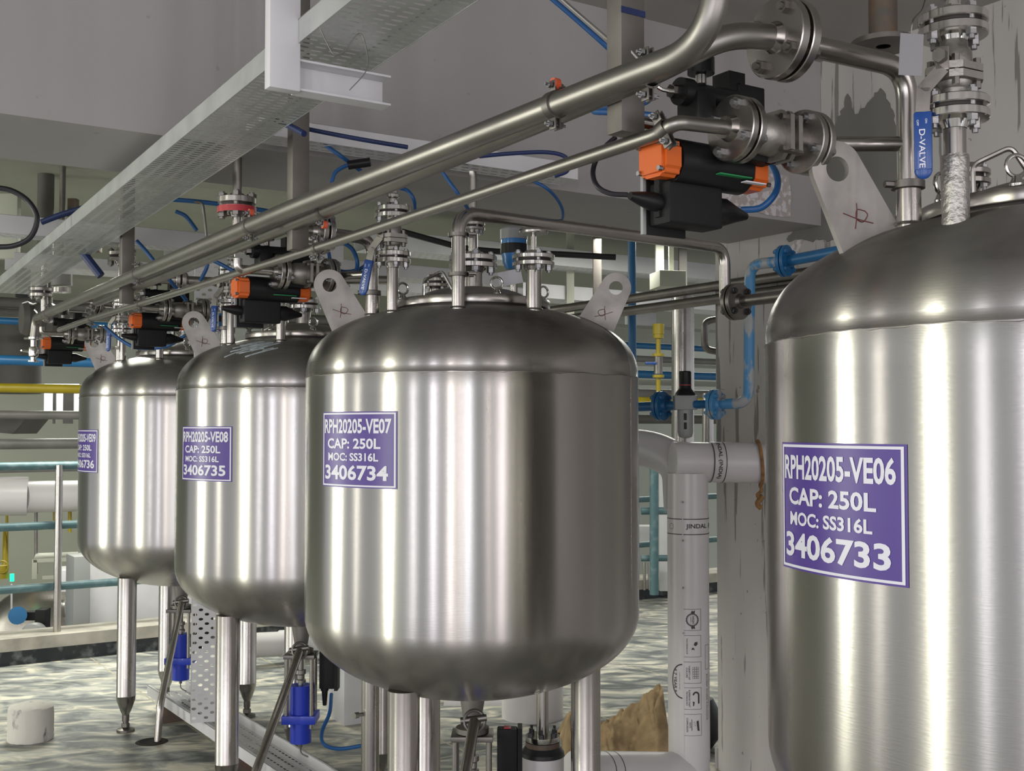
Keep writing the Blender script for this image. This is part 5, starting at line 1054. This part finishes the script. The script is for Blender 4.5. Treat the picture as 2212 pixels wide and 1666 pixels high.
tag(MB().cyl(P(26, 1240, 10.0), P(26, 1256, 10.0), 0.018, 14).done('green_signal_lamp', M['greenlamp']), 'glowing green lamp behind the railing at far left', 'lamp')
stack_col('pale thin upright tube below the green lamp', 25, 1262, 1345, 9.9, 0.008, M['white'])
t = thing('blue_pump', 'blue and black pump with a round grey end, behind the railing post', 'pump', P(50, 1350, 8.6))
b = MB(); b.cyl(P(38, 1330, 8.8), P(38, 1330, 8.5), 0.065, 20); b.done('blue_casing', M['paintblue'], t)
b = MB(); b.bbox((0, 0, 0), (0.08, 0.1, 0.20), Matrix.Translation(P(92, 1345, 8.6)), 0.01); b.bbox((0, 0, 0), (0.16, 0.08, 0.06), Matrix.Translation(P(75, 1330, 8.6)), 0.01); b.done('motor', M['blackm'], t)
b = MB(); b.lathe([(0, 0.0), (0.02, 0.01), (0.03, 0.03), (0.075, 0.02), (0.085, 0), (0.085, -0.08), (0, -0.08)], 28, fr(P(70, 1372, 8.4), Vector((0.1, -1, 0.1)))); b.done('end_flange', M['greyp'], t)
t = thing('cabinet_shelf', 'cream open-topped frame box behind the middle teal rail', 'frame', P(130, 1225, 9.6))
b = MB(); mm = Matrix.Translation(P(120, 1228, 9.6)) @ Matrix.Rotation(0.35, 4, 'Z')
for c_, s_ in (((-0.16, 0, 0), (0.04, 0.03, 0.16)), ((0, 0, 0.07), (0.34, 0.03, 0.03)), ((0.05, 0, -0.07), (0.30, 0.03, 0.03)), ((0.16, 0.0, -0.02), (0.08, 0.03, 0.14))): b.bbox(c_, s_, mm, 0.002)
b.bbox((0.0, 0.25, 0.075), (0.34, 0.5, 0.01), mm, 0.002); b.done('frame', M['cream'], t)
tag(MB().bbox((0, 0, 0), (0.22, 0.30, 0.16), Matrix.Translation(P(152, 1250, 8.9)) @ Matrix.Rotation(0.35, 4, 'Z'), 0.004).done('junction_box', M['white']), 'white box in front of the cream frame, left of the white pillar', 'box')
b = MB(); p_ = P(182, 1350, 8.3); m = Matrix.Identity(4)
for i in range(3): m[i][0] = V[i]; m[i][1] = U[i]; m[i][3] = (p_.x, p_.y, 0)[i]
pil = MB().bbox((0.55, 0.10, 0.03), (1.05, 0.28, 1.0), m, 0.006).done('low_pillar', M['white']); tag(pil, 'broad white painted plinth beneath the farthest tank, beyond the kerb', 'plinth')
tag(MB().bbox((-0.06, -0.05, 0.03), (0.11, 0.25, 1.06), m, 0.01).done('grey_fascia', M['greyp']), 'narrow light grey upright at the left end of the white plinth', 'panel')
# railing on the kerb
t = thing('guard_railing', 'teal painted guard railing on the kerb with steel posts', 'railing', (K0[0], K0[1], 0.165))
for h_, r_ in ((1.215, 0.026), (0.835, 0.026), (0.445, 0.026)):
    a_ = Vector((K0[0], K0[1], h_)) + U*0.15; MB().tube([a_-V*0.8, a_+V*8.0], r_, 18).done('rail', M['teal'], t)
for s_ in (0.38, 2.6, 5.1):
    a_ = Vector((K0[0], K0[1], 0.16)) + U*(0.15) + V*s_; MB().cyl(a_-U*0.05, a_+Z*1.06-U*0.05, 0.023, 16).done('railing_post', M['steel'] if s_ < 1 else M['teal'], t)
# right background: pipes, valves, panels between the centre tank and the wall
def rp(label, y, r, m, px=1300, Y=9.6, L=2.4): return vpipe(label, px, y, Y, L, r, m)
rp('upper blue pipe in the gap between centre tank and wall', 743, 0.026, M['paintblue']); rp('lower blue pipe in the gap between centre tank and wall', 806, 0.034, M['paintblue'])
rp('grey pipe under the upper blue pipe right of the centre tank', 772, 0.028, M['greypipe']); rp('wide dull pipe under the lower blue pipe right of the centre tank', 850, 0.045, M['greypipe'])
rp('large yellow pipe behind the blue flanges', 866, 0.036, M['paintyellow'], Y=9.0)
rp('dark pipe above the upper white clad pipe', 905, 0.040, M['darkduct'])
for k, (y, hh, lab) in enumerate(((690, 0.13, 'white sheet panel behind the blue upright pipe'), (712, 0.03, 'thin cream bar above the upper blue pipe'), (790, 0.03, 'thin cream bar between the two blue pipes'), (828, 0.05, 'cream bar under the lower blue pipe'))):
    q = P(1415, y, 10.4); b = MB(); b.bbox((0, 0, 0), (1.6 if k else 0.34, 0.03, hh), Matrix.Translation(q + X*(0.2 if k else -0.13)) @ Matrix.Rotation(rd(33), 4, 'Z'), 0.002); tag(b.done('white_bar' if k else 'sheet_panel', M['white'] if k == 0 else M['cream']), lab, 'bar' if k else 'panel')
t = thing('yellow_valve_line', 'yellow upright pipe with flanges and a blue-handled valve in the gap', 'valve', P(1422, 850, 9.0))
for y0, y1, r_ in ((700, 722, 0.045), (722, 731, 0.04), (731, 748, 0.018), (748, 768, 0.018), (764, 770, 0.045), (810, 816, 0.045), (816, 866, 0.018)): MB().cyl(P(1422, y0, 9.0), P(1422, y1, 9.0), r_, 18).done('yellow_part', M['paintyellow'], t)
b = MB(); b.cyl(P(1422, 770, 9.0), P(1422, 808, 9.0), 0.034, 14); b.done('valve_body', M['mill'], t); b = MB(); b.bbox((0, 0, 0), (0.09, 0.02, 0.022), Matrix.Translation(P(1406, 785, 8.9)), 0.004); b.done('handle', M['handle'], t)
t = thing('steel_column_pipe', 'tall shiny steel vessel pipe standing behind the filter regulator', 'pipe', P(1475, 900, 7.0)); MB().cyl(P(1475, 1010, 7.0), P(1475, 640, 7.0), 0.068, 32).done('shell', M['steel'], t)
t = thing('steel_column_pipe', 'thin steel pipe just left of the wall edge behind the right blue flange', 'pipe', P(1530, 960, 7.2)); MB().cyl(P(1529, 960, 7.2), P(1529, 850, 7.2), 0.035, 24).done('shell', M['steel'], t)
tag(MB().tube([P(1364, 330, 6.0), P(1366, 790, 6.0)], 0.021, 16).done('blue_upright_pipe', M['paintblue']), 'blue upright pipe behind the right lifting lug of the centre tank', 'pipe')
tag(MB().tube([P(1550, 690, 6.6), P(1522, 695, 6.6), P(1522, 755, 6.6), P(1552, 760, 6.6)], 0.020, 16, 0.05).done('bent_loop_pipe', M['mill']), 'bent steel loop pipe peeping from behind the wall edge', 'pipe')
tag(MB().cyl(P(1413, 1285, 9.2), P(1413, 1010, 9.2), 0.036, 16).done('railing_upright', M['teal']), 'teal railing upright right of the centre tank', 'post')
tag(MB().tube([P(1385, 1104, 9.3), P(1450, 1104, 9.3)], 0.03, 14).done('railing_bar', M['teal']), 'upper teal cross bar right of the centre tank', 'rail')
tag(MB().tube([P(1385, 1206, 9.3), P(1450, 1206, 9.3)], 0.026, 14).done('railing_bar', M['teal']), 'lower teal cross bar right of the centre tank', 'rail')
tag(MB().bbox((0, 0, 0), (0.26, 0.2, 0.14), Matrix.Translation(P(1400, 1152, 10.7)), 0.004).done('white_cabinet', M['white']), 'white box behind the teal railing right of the centre tank', 'cabinet')
tag(MB().bbox((0, 0, 0), (0.13, 0.2, 1.3), Matrix.Translation(P(1437, 1110, 10.0)), 0.004).done('pale_column', M['white']), 'pale column behind the teal railing', 'column')
for k, px in enumerate((1392, 1403)): stack_col(['left', 'right'][k]+' of two short steel tubes low behind the teal railing', px, 1215, 1275, 9.8, 0.012, M['steel'])
# framework and hangers overhead in the background
for k, (px, y0, y1, Y, lab) in enumerate(((1290, 515, 640, 7.6, 'grey upright hanger behind the right lifting lug'), (1425, 520, 640, 7.8, 'grey upright hanger right of the blue upright pipe'), (1232, 560, 690, 8.4, 'pale upright hanger left of the right lifting lug'), (1475, 530, 640, 8.0, 'dark upright hanger behind the swan neck pipe'))):
    p0_ = P(px, y1, Y); ztop = P(px, y0, Y).z + 0.25; tag(MB().bbox((p0_.x, p0_.y, (p0_.z+ztop)/2), (0.055, 0.05, ztop-p0_.z), I4, 0.003).done('tray_hanger', [M['postm'], M['cream'], M['cream'], M['darkduct']][k]), lab, 'hanger')
q = P(1442, 606, 7.2); tag(MB().bbox((0, 0, 0), (0.17, 0.2, 0.10), Matrix.Translation(q) @ Matrix.Rotation(0.2, 4, 'Z'), 0.004).bbox((0.03, 0.05, (CZ-q.z)/2), (0.03, 0.03, CZ-q.z), Matrix.Translation(q), 0.002).done('bracket_box', M['cream']), 'white box section end under the cross tray near the wall', 'bracket')
for k, (px, y0, y1, Y) in enumerate(((18, 420, 560, 6.2), (158, 430, 470, 6.6), (208, 500, 545, 6.6))):
    p0_ = P(px, y1, Y); ztop = P(px, y0, Y).z; tag(MB().bbox((p0_.x, p0_.y, (p0_.z+ztop)/2), (0.11 if k == 0 else 0.05, 0.05, ztop-p0_.z), I4, 0.003).done('tray_hanger', M['cream'] if k == 0 else M['rust']), ['pale upright hanger at the left edge', 'short dark hanger above the long white tray at left', 'short dark hanger under the long white tray'][k], 'hanger')
t = thing('far_motor', 'dark round motor with flange behind the pipes above the farthest tank', 'motor', P(130, 610, 6.2)); b = MB(); b.cyl(P(133, 570, 6.3), P(133, 618, 6.3), 0.055, 24); b.done('motor_body', M['greypipe'], t); q = P(133, 570, 6.3); MB().cyl(q, (q.x, q.y, CZ), 0.016, 12).done('hanger_rod', M['postm'], t); b = MB(); b.cyl(P(133, 622, 6.3), P(133, 632, 6.3), 0.05, 24); b.done('motor_flange', M['steel'], t)
t = thing('ribbed_elbow', 'dark ribbed round duct elbow behind the far end of the upper pipe', 'duct', P(95, 690, 6.4))
b = MB(); cen = P(95, 690, 6.5); b.lathe([(0, -0.12)] + [(0.085+0.012*(k % 2), -0.12+0.03*k) for k in range(9)] + [(0, 0.12)], 28, fr(cen, V)); b.done('ribbed_shell', M['darkduct'], t); MB().cyl(cen, (cen.x, cen.y, CZ), 0.045, 20).done('drop_duct', M['darkduct'], t)
tag(MB().bbox((0, 0, 0), (0.06, 0.05, 0.15), Matrix.Translation(P(50, 612, 5.9)), 0.006).done('switch_box', M['blackm']), 'black switch box at far left near the drop pipe flange', 'box')
